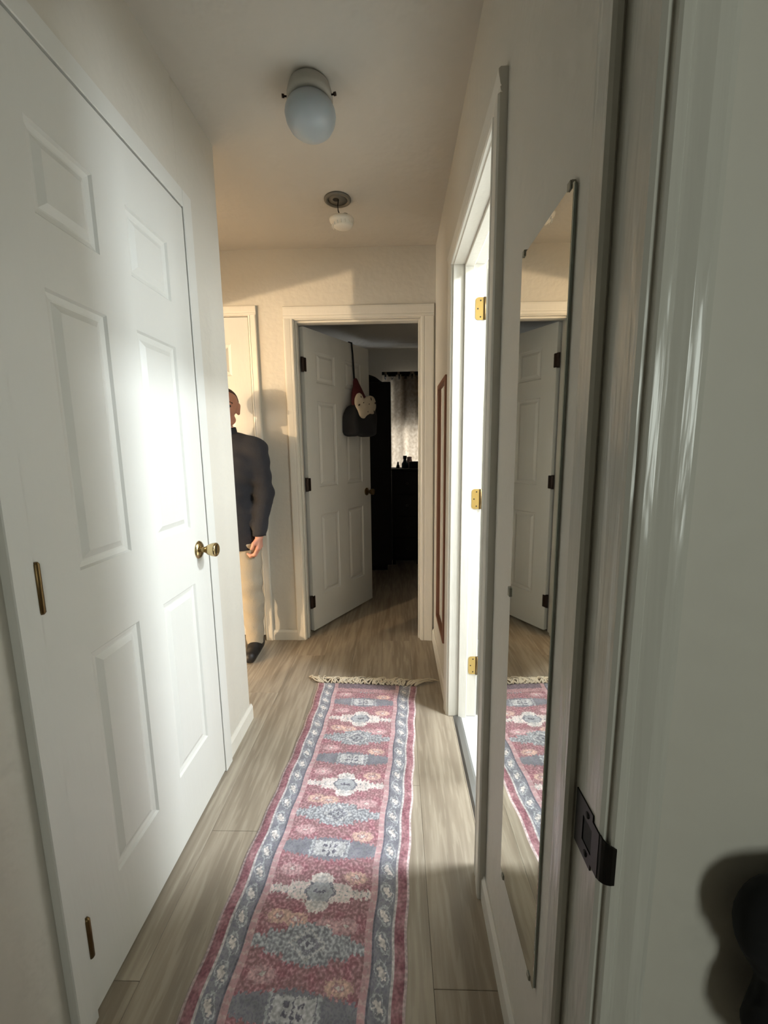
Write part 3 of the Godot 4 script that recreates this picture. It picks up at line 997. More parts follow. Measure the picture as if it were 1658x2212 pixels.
	for s: float in [1.0, -1.0]:
		var st := begin()
		var x0 := 0.197 if s > 0 else -0.577
		sweep_profile(st, [Vector2(0, 0), Vector2(0, 0.007), Vector2(0.002, 0.009), Vector2(0.009, 0.0098), Vector2(0.0105, 0.0086), Vector2(0.013, 0.0092), Vector2(0.024, 0.0128), Vector2(0.034, 0.0138), Vector2(0.039, 0.0122), Vector2(0.041, 0.009), Vector2(0.041, 0)], Vector3(x0, 0, -0.345), Vector3(x0, 2.084, -0.345), Vector3(s, 0, 0), Vector3.BACK)
		part("casing_board", st, M.casing_paint, o)
	part("casing_board", boxmesh(Vector3(-0.577, 2.043, -0.345), Vector3(0.197, 2.084, -0.333), 0.002), M.casing_paint, o)
	# baseboards
	baseboard("baseboard_left", Vector3(XL, 0, -1.515), Vector3(XL, 0, -1.791), Vector3.RIGHT, "white baseboard between the closet door and the hallway corner")
	baseboard("baseboard_corner", Vector3(XL, 0, -1.78), Vector3(-1.14, 0, -1.78), Vector3.FORWARD, "white baseboard round the hallway corner")
	baseboard("baseboard_far", Vector3(-0.838, 0, ZF), Vector3(-0.674, 0, ZF), Vector3.BACK, "short white baseboard between the two far doors", 0.07, 0.012)
	baseboard("baseboard_right", Vector3(XR, 0, -1.875), Vector3(XR, 0, ZF + 0.016), Vector3.LEFT, "white baseboard under the brown framed mirror", 0.085)
	baseboard("baseboard_near", Vector3(XR, 0, -0.432), Vector3(XR, 0, -1.0), Vector3.LEFT, "white baseboard under the frameless mirror", 0.08)

func strike_plate(o: Node3D) -> void:
	# dark plate on the jamb with a latch hole and a lip curling over its front edge
	var h := 0.031
	var lip := 0.024
	var cy := 0.884
	var st := begin()
	box(st, Vector3(0.1885, cy - h, -0.392), Vector3(0.1902, cy + h, -0.376))
	box(st, Vector3(0.1885, cy + 0.014, -0.376), Vector3(0.1902, cy + h, -0.357))
	box(st, Vector3(0.1885, cy - h, -0.376), Vector3(0.1902, cy - 0.014, -0.357))
	box(st, Vector3(0.1885, cy - lip, -0.357), Vector3(0.1902, cy + lip, -0.344))
	var p := Vector3(0.189, 0, -0.344)
	for k in 5:
		var a0 := PI / 2 / 5 * k
		var a1 := PI / 2 / 5 * (k + 1)
		var q0 := Vector3(0.189 + 0.011 * (1 - cos(a0)), 0, -0.344 + 0.011 * sin(a0))
		var q1 := Vector3(0.189 + 0.011 * (1 - cos(a1)), 0, -0.344 + 0.011 * sin(a1))
		var l0 := lip - 0.001 * k
		var l1 := lip - 0.001 * (k + 1)
		var n := Vector3(-cos(a0), 0, sin(a0))
		quad(st, q0 + up3(cy - l0), q0 + up3(cy + l0), q1 + up3(cy + l1), q1 + up3(cy - l1), n)
		quad(st, q0 + up3(cy - l0) - n * 0.0016, q0 + up3(cy + l0) - n * 0.0016, q1 + up3(cy + l1) - n * 0.0016, q1 + up3(cy - l1) - n * 0.0016, -n)
		quad(st, q0 + up3(cy + l0), q0 + up3(cy + l0) - n * 0.0016, q1 + up3(cy + l1) - n * 0.0016, q1 + up3(cy + l1), Vector3.UP)
	var s := part("strike_plate", st, M.black_steel, o)
	s.set_meta("label", "dark metal strike plate")
	part("latch_hole", boxmesh(Vector3(0.1895, cy - 0.014, -0.376), Vector3(0.1899, cy + 0.014, -0.357)), M.screw_hole, s)
	for y: float in [cy + 0.022, cy - 0.022]:
		var sc := begin(true)
		lathe(sc, [Vector2(0, 0.001), Vector2(0.003, 0.001), Vector2(0.0035, 0)], Vector3(0.1885, y, -0.367), Vector3.LEFT, 12)
		part("screw", sc, M.screw_hole, s)

func up3(y: float) -> Vector3:
	return Vector3(0, y, 0)

func doors() -> void:
	# closet door
	var o := thing("door_1", "white six-panel closet door with a brass knob, closed", "door", Vector3(-0.7075, 0.012, -0.7385), PI / 2, "structure")
	var d := door_leaf(0.7145, 2.04, 0.035, [0.112, 0.288, 0.404, 0.6], [0.236, 0.812, 1.004, 1.582, 1.716, 1.886])
	var leaf := part("leaf", d[0], M.door_paint, o)
	for p: SurfaceTool in d[1]: part("panel", p, M.door_paint, leaf)
	knob(o, Vector3(0.644, 0.919, 0.0175), Vector3.BACK, M.satin_brass)
	for y: float in [1.002, 0.198]:
		var st := begin(true)
		lathe(st, [Vector2(0, -0.052), Vector2(0.0035, -0.052), Vector2(0.0062, -0.048), Vector2(0.0062, 0.048), Vector2(0.0035, 0.052), Vector2(0, 0.052)], Vector3(0.0, y, 0.0225), Vector3.UP, 14)
		var h := part("hinge", st, M.old_brass, o)
		part("hinge_leaf", boxmesh(Vector3(-0.004, y - 0.048, 0.0172), Vector3(0.007, y + 0.048, 0.0186)), M.dark_bronze, h)
	# bedroom door, swung into the dark room
	var t := deg_to_rad(60.2)
	o = thing("door_2", "white six-panel bedroom door standing open with dark hinges", "door", Vector3(-0.598, 0.012, -2.736), t, "structure")
	d = door_leaf(0.748, 2.03, 0.035, [0.115, 0.315, 0.433, 0.633], [0.236, 0.812, 1.004, 1.582, 1.70, 1.9])
	leaf = part("leaf", d[0], M.door_paint, o)
	for p: SurfaceTool in d[1]: part("panel", p, M.door_paint, leaf)
	knob(o, Vector3(0.69, 0.92, 0.0175), Vector3.BACK, M.old_brass)
	knob(o, Vector3(0.69, 0.92, -0.0175), Vector3.FORWARD, M.old_brass)
	for y: float in [1.80, 1.03, 0.21]:
		hinge_dark(o, y)
	# closed door on the far wall
	o = thing("door_3", "white panelled door on the far wall, closed, behind the man", "door", Vector3(-1.606, 0.03, ZF - 0.0215), 0.0, "structure")
	d = door_leaf(0.711, 2.042, 0.035, [0.112, 0.296, 0.412, 0.596], [0.23, 0.8, 0.995, 1.57, 1.7, 1.89])
	leaf = part("leaf", d[0], M.door_paint, o)
	for p: SurfaceTool in d[1]: part("panel", p, M.door_paint, leaf)
	knob(o, Vector3(0.055, 0.91, 0.0175), Vector3.BACK, M.old_brass)
	# door of the bright side room, folded back inside it
	o = thing("door_4", "white panelled door swung open inside the bright side room", "door", Vector3(0.385, 0.012, -1.836), deg_to_rad(4.0), "structure")
	d = door_leaf(0.74, 1.99, 0.035, [0.115, 0.31, 0.43, 0.625], [0.23, 0.8, 0.99, 1.55, 1.68, 1.86])
	leaf = part("leaf", d[0], M.door_paint, o)
	for p: SurfaceTool in d[1]: part("panel", p, M.door_paint, leaf)
	knob(o, Vector3(0.685, 0.92, 0.0175), Vector3.BACK, M.satin_brass)

func hinge_dark(o: Node3D, y: float) -> void:
	var st := begin(true)
	lathe(st, [Vector2(0, -0.046), Vector2(0.007, -0.046), Vector2(0.007, 0.046), Vector2(0, 0.046)], Vector3(-0.009, y, 0.006), Vector3.UP, 12)
	var h := part("hinge", st, M.dark_bronze, o)
	part("hinge_leaf", boxmesh(Vector3(-0.012, y - 0.046, 0.0), Vector3(0.024, y + 0.046, 0.021), 0.006), M.dark_bronze, h)

# ------------------------------------------------------------------ hallway things
func rug() -> void:
	var o := thing("runner_rug", "long faded red and slate patterned runner rug with a cream fringe", "rug", Vector3(-0.168, 0, -2.075), deg_to_rad(-3.1))
	var w := 0.515
	var l := 2.4
	var nx := 22
	var nz := 170
	var t := 0.005
	var st := begin(true)
	var g := []
	for j in nz + 1:
		var r := []
		for i in nx + 1:
			var u := float(i) / nx
			var v := float(j) / nz
			var s := v * l
			var edge := 0.006 * sin(s * 4.1) + 0.0022 * sin(s * 37.0)
			var x := (u - 0.5) * (w + 0.03 * exp(-s * 9.0)) + edge
			var y := t + 0.0009 * sin(s * 21.0 + u * 4.0) + 0.0006 * sin(u * 19.0 + s * 9.0)
			if i == 0 or i == nx: y -= 0.001
			r.append([Vector3(x, y, s), Vector2(u, v)])
		g.append(r)
	for j in nz:
		for i in nx:
			for k: Array in [[0, 0], [1, 1], [0, 1], [0, 0], [1, 0], [1, 1]]:
				var p: Array = g[j + k[1]][i + k[0]]
				st.set_uv(p[1])
				st.add_vertex(p[0])
	for j in nz:
		for i in [0, nx]:
			var a: Array = g[j][i]
			var b: Array = g[j + 1][i]
			st.set_uv(a[1])
			var n := Vector3(-1.0 if i == 0 else 1.0, 0, 0)
			quad(st, a[0], b[0], b[0] * Vector3(1, 0, 1), a[0] * Vector3(1, 0, 1), n)
	for i in nx:
		for j in [0, nz]:
			var a: Array = g[j][i]
			var b: Array = g[j][i + 1]
			st.set_uv(a[1])
			quad(st, a[0], b[0], b[0] * Vector3(1, 0, 1), a[0] * Vector3(1, 0, 1), Vector3(0, 0, -1.0 if j == 0 else 1.0))
	part("pile", st, M.rug_pile, o)
	# knotted fringe, tangled and swept sideways
	rng.seed = 19
	for k in 26:
		var x := (k + 0.5) / 26.0 * 0.54 - 0.27
		var ts := begin(true)
		for q in 5:
			var pts := []
			var lean := rng.randf_range(-0.7, 0.7) + (0.9 if k > 22 else (-0.7 if k < 3 else 0.1))
			var long := rng.randf_range(0.05, 0.1)
			var curl := rng.randf_range(-1.0, 1.0)
			for i in 8:
				var f := i / 7.0
				pts.append(Vector3(x + lean * long * f + curl * 0.02 * sin(f * 5.0), 0.0045 + 0.012 * sin(f * PI * 0.95) + 0.0016 * q, 0.002 - long * (f * 0.85 - 0.3 * f * f) - 0.012 * curl * sin(f * 6.0)))
			tube(ts, pts, 0.0034, 5, 0.002)
		part("tassel", ts, M.fringe, o)

func wall_mirror() -> void:
	var o := thing("mirror", "frameless rectangular mirror clipped flat to the hallway wall", "mirror", Vector3(XR - 0.0016, 0, -0.716), deg_to_rad(0.53))
	var y0 := 0.312
	var y1 := 1.615
	var hw := 0.109
	part("glass", boxmesh(Vector3(-0.0055, y0, -hw), Vector3(-0.0035, y1, hw), 0.0006), M.mirror_glass, o)
	part("backing", boxmesh(Vector3(-0.0035, y0 + 0.001, -hw + 0.001), Vector3(0.0, y1 - 0.001, hw - 0.001)), M.mirror_edge, o)
	for c: Array in [[y1, -hw + 0.012, 1.0], [y1, hw - 0.012, 1.0], [y0, -hw + 0.02, -1.0], [y0, hw - 0.02, -1.0]]:
		var st := begin()
		box(st, Vector3(-0.0078, c[0] - 0.005 * c[2], c[1] - 0.005), Vector3(-0.0056, c[0] + 0.006 * c[2], c[1] + 0.005), 0.0008)
		box(st, Vector3(-0.0056, c[0] + 0.0005 * c[2], c[1] - 0.005), Vector3(0, c[0] + 0.006 * c[2], c[1] + 0.005))
		part("clip", st, M.clear_plastic, o)
	var sc := begin()
	box(sc, Vector3(-0.0088, 0.965, -hw - 0.008), Vector3(0, 0.985, -hw + 0.004), 0.001)
	part("clip", sc, M.clear_plastic, o)

func framed_mirror() -> void:
	var o := thing("framed_mirror", "tall narrow mirror in a thin brown wooden frame beside the far doorway", "mirror", Vector3(XR, 0, -2.105))
	var y0 := 0.31
	var y1 := 1.6
	var hw := 0.172
	for s: float in [-1.0, 1.0]:
		part("frame_rail", boxmesh(Vector3(-0.02, y0, s * hw), Vector3(0, y1, s * (hw - 0.024)), 0.003), M.walnut, o)
	part("frame_rail", boxmesh(Vector3(-0.02, y1 - 0.024, -hw + 0.024), Vector3(0, y1, hw - 0.024), 0.003), M.walnut, o)
	part("frame_rail", boxmesh(Vector3(-0.02, y0, -hw + 0.024), Vector3(0, y0 + 0.024, hw - 0.024), 0.003), M.walnut, o)
	part("glass", boxmesh(Vector3(-0.01, y0 + 0.024, -hw + 0.024), Vector3(-0.004, y1 - 0.024, hw - 0.024)), M.mirror_glass, o)

func ceiling_light() -> void:
	var o := thing("ceiling_light", "unlit ceiling light with a frosted glass globe", "ceiling light", Vector3(-0.272, YC, -1.525))
	var st := begin(true)
	lathe(st, [Vector2(0, 0), Vector2(0.058, 0), Vector2(0.066, 0.008), Vector2(0.071, 0.022), Vector2(0.074, 0.034), Vector2(0.0745, 0.05), Vector2(0.066, 0.053), Vector2(0.0, 0.053)], Vector3.ZERO, Vector3.DOWN, 40)
	var pan := part("canopy", st, M.pan_white, o)
	st = begin(true)
	lathe(st, [Vector2(0.062, 0.046), Vector2(0.064, 0.056), Vector2(0.074, 0.064), Vector2(0.081, 0.078), Vector2(0.083, 0.09), Vector2(0.079, 0.11), Vector2(0.068, 0.129), Vector2(0.05, 0.143), Vector2(0.026, 0.151), Vector2(0, 0.153)], Vector3.ZERO, Vector3.DOWN, 48)
	part("globe", st, M.frosted_glass, o)
	for a: float in [12.0, 168.0, 270.0]:
		var d := Vector3(cos(deg_to_rad(a)), 0, sin(deg_to_rad(a)))
		st = begin(true)
		lathe(st, [Vector2(0, 0.07), Vector2(0.0026, 0.07), Vector2(0.0026, 0.082), Vector2(0.0055, 0.082), Vector2(0.0055, 0.09), Vector2(0, 0.09)], Vector3(0, -0.044, 0), d, 12)
		part("thumb_screw", st, M.dark_bronze, pan)

func smoke_detector() -> void:
	var o := thing("smoke_detector", "white smoke detector dangling by wires below its open ceiling box", "smoke detector", Vector3(-0.268, YC, -2.148))
	var st := begin(true)
	lathe(st, [Vector2(0.045, 0.0005), Vector2(0.063, 0.0005), Vector2(0.063, 0.006), Vector2(0.058, 0.009), Vector2(0.047, 0.009), Vector2(0.045, 0.0005)], Vector3.ZERO, Vector3.DOWN, 40)
	part("mounting_ring", st, M.box_metal, o)
	st = begin(true)
	lathe(st, [Vector2(0.0, 0.001), Vector2(0.045, 0.001), Vector2(0.045, 0.004), Vector2(0.0, 0.004)], Vector3.ZERO, Vector3.DOWN, 36)
	part("ceiling_box", st, M.box_metal, o)
	st = begin(true)
	lathe(st, [Vector2(0, 0.0045), Vector2(0.013, 0.0045), Vector2(0.015, 0.004)], Vector3(-0.008, 0, 0.002), Vector3.DOWN, 20)
	part("wire_hole", st, M.screw_hole, o)
	st = begin(true)
	tube(st, [Vector3(0.004, -0.003, 0.0), Vector3(0.0, -0.03, 0.002), Vector3(0.002, -0.052, 0.004), Vector3(0.01, -0.075, 0.006), Vector3(0.016, -0.092, 0.01)], 0.0026, 8)
	part("wire", st, M.wire_black, o)
	st = begin(true)
	tube(st, [Vector3(0.016, -0.09, 0.01), Vector3(0.022, -0.072, 0.012), Vector3(0.035, -0.068, 0.014), Vector3(0.046, -0.072, 0.016), Vector3(0.044, -0.08, 0.02)], 0.002, 8)
	part("wire", st, M.wire_white, o)
	var ax := Vector3(0.14, -1.0, -0.1).normalized()
	st = begin(true)
	lathe(st, [Vector2(0, 0), Vector2(0.056, 0), Vector2(0.058, 0.006), Vector2(0.057, 0.016), Vector2(0.05, 0.02), Vector2(0.046, 0.034), Vector2(0.036, 0.041), Vector2(0, 0.042)], Vector3(0.018, -0.093, 0.018), ax, 40)
	part("housing", st, M.plastic_white, o)
	st = begin(true)
	for k in 16:
		var a := TAU * k / 16
		var u := ax.cross(Vector3.RIGHT).normalized()
		var v := ax.cross(u)
		var c := Vector3(0.018, -0.093, 0.018) + ax * 0.027 + (u * cos(a) + v * sin(a)) * 0.0485
		lathe(st, [Vector2(0.003, -0.006), Vector2(0.003, 0.006), Vector2(0, 0.006)], c, ax, 5)
	part("vent_ring", st, M.plastic_white, o)

func door_bag() -> void:
	# everything in the bedroom door's own axes: x along the leaf, z out of its hall face
	var t := deg_to_rad(60.2)
	var o := thing("shoulder_bag", "black bag with a red flap and cream round ornament hanging over the open door", "bag", Vector3(-0.598, 0.012, -2.736), t)
	var x := 0.515
	var st := begin(true)
	tube(st, [Vector3(x, 1.99, -0.03), Vector3(x, 2.033, -0.024), Vector3(x, 2.039, 0.0), Vector3(x, 2.033, 0.024), Vector3(x + 0.005, 1.96, 0.028), Vector3(x + 0.01, 1.86, 0.03), Vector3(x + 0.012, 1.74, 0.035)], 0.007, 8)
	part("strap", st, M.bag_black, o)
	# sagging body
	st = begin(true)
	nets(st, func(p: Vector3) -> float:
		var q := p - Vector3(x + 0.012, 1.47, 0.085)
		var wdt := 0.155 - 0.05 * smoothstep(0.02, 0.16, q.y)
		var b := Vector3(absf(q.x) - wdt + 0.03, absf(q.y) - 0.112 + 0.03, absf(q.z) - 0.062 + 0.03)
		var m := Vector3(maxf(b.x, 0), maxf(b.y, 0), maxf(b.z, 0))
		return m.length() + minf(maxf(b.x, maxf(b.y, b.z)), 0.0) - 0.03 + 0.006 * sin(p.x * 34.0 + p.y * 12.0), Vector3(x - 0.15, 1.33, 0.01), Vector3(x + 0.22, 1.62, 0.17), 0.011)
	part("pouch", st, M.bag_black, o)
	st = begin(true)
	nets(st, func(p: Vector3) -> float:
		return field(p, [[Vector3(x + 0.01, 1.755, 0.045), Vector3(x - 0.005, 1.60, 0.09), 0.026, 0.085, 0.6]], 0.01) + 0.004 * sin(p.x * 60.0 + p.y * 20.0), Vector3(x - 0.11, 1.5, 0.0), Vector3(x + 0.11, 1.8, 0.17), 0.01)
	part("flap", st, M.bag_red, o).set_meta("label", "dark red cloth flap")
	st = begin(true)
	nets(st, func(p: Vector3) -> float:
		return field(p, [[Vector3(x - 0.095, 1.6, 0.15), Vector3(x - 0.06, 1.53, 0.155), 0.058, 0.052, 0.3], [Vector3(x - 0.05, 1.565, 0.155), Vector3(x + 0.05, 1.585, 0.15), 0.056, 0.07, 0.3]], 0.02) + 0.004 * sin(p.x * 70.0) * sin(p.y * 55.0), Vector3(x - 0.18, 1.44, 0.1), Vector3(x + 0.15, 1.69, 0.21), 0.009)
	var orn := part("ornament", st, M.bag_cream, o)
	orn.set_meta("label", "cream round cloth ornament with dark marks")
	for k: Array in [[-0.125, 1.57, 0.006, 0.012], [-0.1, 1.628, 0.009, 0.004], [-0.07, 1.59, 0.004, 0.008], [-0.048, 1.545, 0.01, 0.005], [0.0, 1.585, 0.006, 0.01], [0.03, 1.625, 0.014, 0.005], [0.05, 1.57, 0.005, 0.012], [0.085, 1.6, 0.007, 0.009], [0.07, 1.535, 0.012, 0.006], [-0.015, 1.53, 0.005, 0.004]]:
		st = begin(true)
		lathe(st, [Vector2(0, 0.002), Vector2(0.8, 0.0018), Vector2(1.0, 0.0)], Vector3(x + k[0], k[1], 0.1685), Vector3(0, 0, 1), 14, Vector2(k[2], k[3]))
		part("mark", st, M.bag_mark, orn)

func hung_bag() -> void:
	# soft black bag on a wall hook just inside the near room
	var o := thing("black_bag", "soft black bag hanging on the wall beside the near doorway", "bag", Vector3(0.386, -0.05, -0.345))
	var st := begin(true)
	nets(st, func(p: Vector3) -> float:
		return field(p, [[Vector3(-0.045, 0.90, 0.034), Vector3(0.10, 0.915, 0.034), 0.05, 0.06, 0.5], [Vector3(-0.01, 0.80, 0.036), Vector3(0.12, 0.72, 0.038), 0.06, 0.075, 0.48], [Vector3(0.01, 0.66, 0.036), Vector3(0.10, 0.62, 0.036), 0.065, 0.07, 0.5]], 0.06) + 0.004 * sin(p.y * 40.0 + p.x * 22.0), Vector3(-0.13, 0.5, -0.01), Vector3(0.22, 1.02, 0.13), 0.012)
	part("pouch", st, M.black_cloth, o)
	st = begin(true)
	tube(st, [Vector3(0.03, 0.94, 0.05), Vector3(0.06, 1.06, 0.03), Vector3(0.085, 1.15, 0.018), Vector3(0.11, 1.06, 0.03), Vector3(0.12, 0.94, 0.05)], 0.006, 8)
	part("strap", st, M.black_cloth, o)
	st = begin(true)
	tube(st, [Vector3(0.085, 1.17, 0.0), Vector3(0.085, 1.145, 0.012), Vector3(0.085, 1.14, 0.024), Vector3(0.085, 1.155, 0.034)], 0.004, 8)
	part("hook", st, M.black_steel, o)

func shadow_pole() -> void:  # unseen pole added to cast the thin shadow band across the floor
	var o := thing("shadow_pole", "slim grey unseen pole on a round foot, added to shade a thin band of hallway floor", "stand", Vector3(0.56, 0, -1.375))
	var st := begin(true)
	lathe(st, [Vector2(0, 0), Vector2(0.1, 0), Vector2(0.1, 0.008), Vector2(0.02, 0.014), Vector2(0, 0.014)], Vector3.ZERO, Vector3.UP, 28)
	part("foot", st, M.pole_grey, o)
	st = begin(true)
	tube(st, [Vector3(0, 0.01, 0), Vector3(0, 1.9, 0)], 0.016, 12)
	part("pole", st, M.pole_grey, o)
	st = begin(true)
	tube(st, [Vector3(0, 1.88, 0), Vector3(0.16, 1.88, 0)], 0.009, 10)
	part("arm", st, M.pole_grey, o)

# ------------------------------------------------------------------ dark bedroom
func bedroom() -> void:
	# window with a half drawn blind and a grommet curtain
	window("window_3", Vector3(0.38, 0.72, -5.085), PI, 0.9, 1.31, M.lit_pane, BEDROOM_DAY, Color(0.95, 0.97, 1.0), "bedroom window glowing behind a pale curtain")
	var b := thing("roller_blind", "tan roller blind pulled halfway down the bedroom window", "blind", Vector3(0.43, 0, -5.02))
	part("shade", boxmesh(Vector3(-0.46, 1.53, -0.001), Vector3(0.5, 2.09, 0.001)), M.blind, b)
	var st := begin(true)
	tube(st, [Vector3(-0.46, 2.1, 0), Vector3(0.5, 2.1, 0)], 0.018, 12)
	part("roller", st, M.rod_metal, b)
	part("hem_bar", boxmesh(Vector3(-0.46, 1.515, -0.005), Vector3(0.5, 1.53, 0.005)), M.blind, b)
	var c := thing("curtain", "pale patterned curtain hanging from dark grommets at the bedroom window", "curtain", Vector3(-0.155, 0, -4.9))
	st = begin(true)
	var nx := 110
	var ny := 60
	var per := 0.155
	var w := 1.085
	var y1 := 2.14
	var y0 := 0.45
	for j in ny:
		for i in nx:
			var q := []
			for k: Array in [[0, 0], [1, 0], [1, 1], [0, 1]]:
				var x: float = w * (i + k[0]) / nx
				var y: float = lerpf(y0, y1, float(j + k[1]) / ny)
				q.append(Vector3(x, y, 0.03 * sin(x / per * TAU) + 0.008 * sin(x * 31.0 + y * 2.0)))
			var cx := w * (i + 0.5) / nx
			var cy := lerpf(y0, y1, (j + 0.5) / ny)
			var hole := fposmod(cx, per / 2.0) - per / 4.0
			if absf(cy - 2.085) < 0.03 and absf(hole) < 0.011: continue
			quad(st, q[0], q[1], q[2], q[3], Vector3.BACK)
	part("cloth", st, M.curtain, c)
	part("header_band", boxmesh(Vector3(-0.0, 2.11, -0.02), Vector3(w, 2.14, 0.02)), M.black_cloth, c)
	for k in 14:
		var x := per / 4.0 + k * per / 2.0
		st = begin(true)
		var ring := []
		for a in 17: ring.append(Vector3(x + 0.008 * sin(TAU * a / 16), 2.085 + 0.024 * cos(TAU * a / 16), 0.024 * sin(TAU * a / 16)))
		tube(st, ring, 0.004, 6)
		part("grommet", st, M.rod_metal, c)
	var r := thing("curtain_rod", "dark metal curtain rod across the bedroom window", "curtain rod", Vector3(0.42, 2.1, -4.9))
	st = begin(true)
	tube(st, [Vector3(-0.56, 0, 0), Vector3(0.6, 0, 0)], 0.009, 10)
	part("rod", st, M.rod_metal, r)
	for x: float in [-0.54, 0.58]:
		part("bracket", boxmesh(Vector3(x - 0.008, -0.015, -0.19), Vector3(x + 0.008, 0.015, 0.0), 0.002), M.rod_metal, r)
	# black furniture seen against the window
	var wd := thing("wardrobe", "tall black wardrobe beside the curtained bedroom window", "wardrobe", Vector3(-0.41, 0, -4.42))
	part("carcass", boxmesh(Vector3(-0.34, 0.06, 0.0), Vector3(0.36, 1.93, 0.2), 0.006), M.ebony, wd)
	part("plinth", boxmesh(Vector3(-0.32, 0, 0.02), Vector3(0.31, 0.06, 0.18)), M.ebony, wd)
	for s: float in [-1.0, 1.0]:
		var dr := part("door", boxmesh(Vector3(s * 0.003, 0.08, 0.2), Vector3(s * 0.338, 1.92, 0.218), 0.004), M.ebony, wd)
		part("handle", boxmesh(Vector3(s * 0.02, 0.95, 0.218), Vector3(s * 0.032, 1.09, 0.235), 0.003), M.rod_metal, dr)
	var cl := thing("folded_clothes", "heap of black clothes on top of the wardrobe", "clothes", Vector3(-0.41, 1.93, -4.42))
	st = begin(true)
	nets(st, func(p: Vector3) -> float:
		return maxf(field(p, [[Vector3(-0.22, 0.02, 0), Vector3(0.16, 0.01, 0), 0.10, 0.085, 1.3], [Vector3(0.1, -0.02, 0.02), Vector3(0.26, -0.03, 0.02), 0.09, 0.05, 1.3]], 0.04) + 0.006 * sin(p.x * 40.0), -p.y), Vector3(-0.36, -0.02, -0.18), Vector3(0.35, 0.16, 0.18), 0.014)
	part("heap", st, M.black_cloth, cl)
	var ds := thing("dresser", "low black dresser in front of the bedroom window", "dresser", Vector3(0.11, 0, -4.635))
	part("carcass", boxmesh(Vector3(-0.16, 0.05, -0.19), Vector3(0.15, 1.035, 0.2), 0.005), M.ebony, ds)
	part("top", boxmesh(Vector3(-0.165, 1.035, -0.195), Vector3(0.155, 1.06, 0.215), 0.004), M.ebony, ds)
	for k in 4:
		var dr := part("drawer", boxmesh(Vector3(-0.15, 0.08 + 0.238 * k, 0.2), Vector3(0.145, 0.306 + 0.238 * k, 0.214), 0.003), M.ebony, ds)
		var ks := begin(true)
		lathe(ks, [Vector2(0, 0.022), Vector2(0.012, 0.02), Vector2(0.014, 0.012), Vector2(0.006, 0.0)], Vector3(0.005, 0.19 + 0.238 * k, 0.214), Vector3.BACK, 12)
		part("knob", ks, M.rod_metal, dr)
	for x: float in [-0.14, 0.13]:
		for z: float in [-0.17, 0.17]:
			part("leg", boxmesh(Vector3(x - 0.018, 0, z - 0.018), Vector3(x + 0.018, 0.05, z + 0.018)), M.ebony, ds)
	var bt := thing("bottle", "dark capped bottle on the bedroom dresser", "bottle", Vector3(0.098, 1.06, -4.62))
	st = begin(true)
	lathe(st, [Vector2(0, 0), Vector2(0.036, 0), Vector2(0.036, 0.05), Vector2(0.02, 0.072), Vector2(0.017, 0.1), Vector2(0, 0.1)], Vector3.ZERO, Vector3.UP, 20)
	part("flask", st, M.steel_blue, bt)
	st = begin(true)
	lathe(st, [Vector2(0.021, 0.1), Vector2(0.021, 0.136), Vector2(0, 0.136)], Vector3.ZERO, Vector3.UP, 20)
	part("cap", st, M.ebony, bt)
	var bx := thing("jewellery_box", "square black box on the bedroom dresser", "box", Vector3(0.195, 1.06, -4.6))
	part("body", boxmesh(Vector3(-0.05, 0, -0.06), Vector3(0.05, 0.055, 0.06), 0.003), M.ebony, bx)
	part("lid", boxmesh(Vector3(-0.052, 0.055, -0.062), Vector3(0.052, 0.072, 0.062), 0.004), M.ebony, bx)
	var pk := thing("pink_jar", "small pale pink jar behind the bottle on the dresser", "jar", Vector3(0.15, 1.06, -4.72))
	st = begin(true)
	lathe(st, [Vector2(0, 0), Vector2(0.03, 0), Vector2(0.034, 0.06), Vector2(0.026, 0.1), Vector2(0.028, 0.12), Vector2(0, 0.125)], Vector3.ZERO, Vector3.UP, 20)
	part("jar", st, M.pale_pink, pk)
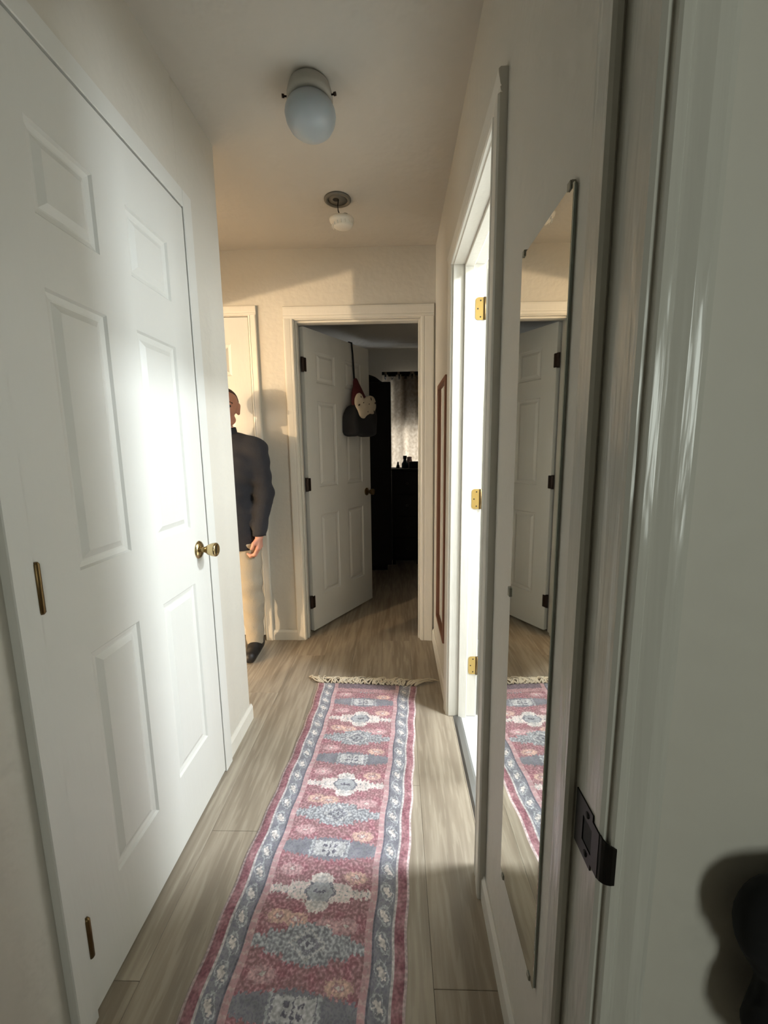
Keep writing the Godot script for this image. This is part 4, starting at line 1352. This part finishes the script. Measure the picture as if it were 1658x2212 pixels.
	var fg := thing("figurine", "tiny dark pointed figurine on the bedroom dresser", "figurine", Vector3(0.02, 1.06, -4.62))
	st = begin(true)
	lathe(st, [Vector2(0, 0), Vector2(0.022, 0), Vector2(0.016, 0.03), Vector2(0.009, 0.045), Vector2(0.011, 0.055), Vector2(0.003, 0.072), Vector2(0, 0.074)], Vector3.ZERO, Vector3.UP, 16)
	part("figure", st, M.ebony, fg)
	# bed: black cover, steel blue pillow
	var bd := thing("bed", "bed with a black cover standing in the dark bedroom", "bed", Vector3(1.08, 0, -3.82))
	part("frame", boxmesh(Vector3(-0.7, 0.12, -0.95), Vector3(0.7, 0.36, 0.55), 0.01), M.ebony, bd)
	part("cover", boxmesh(Vector3(-0.72, 0.36, -0.96), Vector3(0.72, 0.62, 0.57), 0.05), M.black_cloth, bd)
	part("pillow", boxmesh(Vector3(-0.6, 0.62, -0.9), Vector3(0.0, 0.76, -0.5), 0.06), M.steel_blue, bd)
	for x: float in [-0.65, 0.65]:
		for z: float in [-0.9, 0.5]:
			part("leg", boxmesh(Vector3(x - 0.03, 0, z - 0.03), Vector3(x + 0.03, 0.12, z + 0.03)), M.ebony, bd)

func _ready() -> void:
	rng.seed = 1
	view()
	materials()
	window("window_1", Vector3(2.085, 1.3, -1.21), PI / 2, 0.3, 1.05, M.lit_pane, SIDE_ROOM_DAY, Color(0.94, 0.98, 1.0), "bright window of the side room")
	window("window_2", Vector3(0.8, 1.02, 1.585), 0.0, 0.44, 0.72, M.dim_pane, CAMERA_ROOM_DAY, Color(0.98, 1.0, 0.96), "small dim window of the near room")
	window("window_4", Vector3(-6.485, 0.45, 0.3), -PI / 2, 1.7, 1.1, M.dim_pane, LIVING_ROOM_FILL, Color(1.0, 0.96, 0.9), "wide unseen window added to the side living room as soft fill light")  # added unseen source, lifts the soft light at the far end
	shell()
	trims()
	doors()
	lamp_living()
	added_ceiling_panel()
	person(Vector3(-1.0, 0, -2.42))
	rug()
	wall_mirror()
	framed_mirror()
	ceiling_light()
	smoke_detector()
	door_bag()
	hung_bag()
	shadow_pole()
	bedroom()
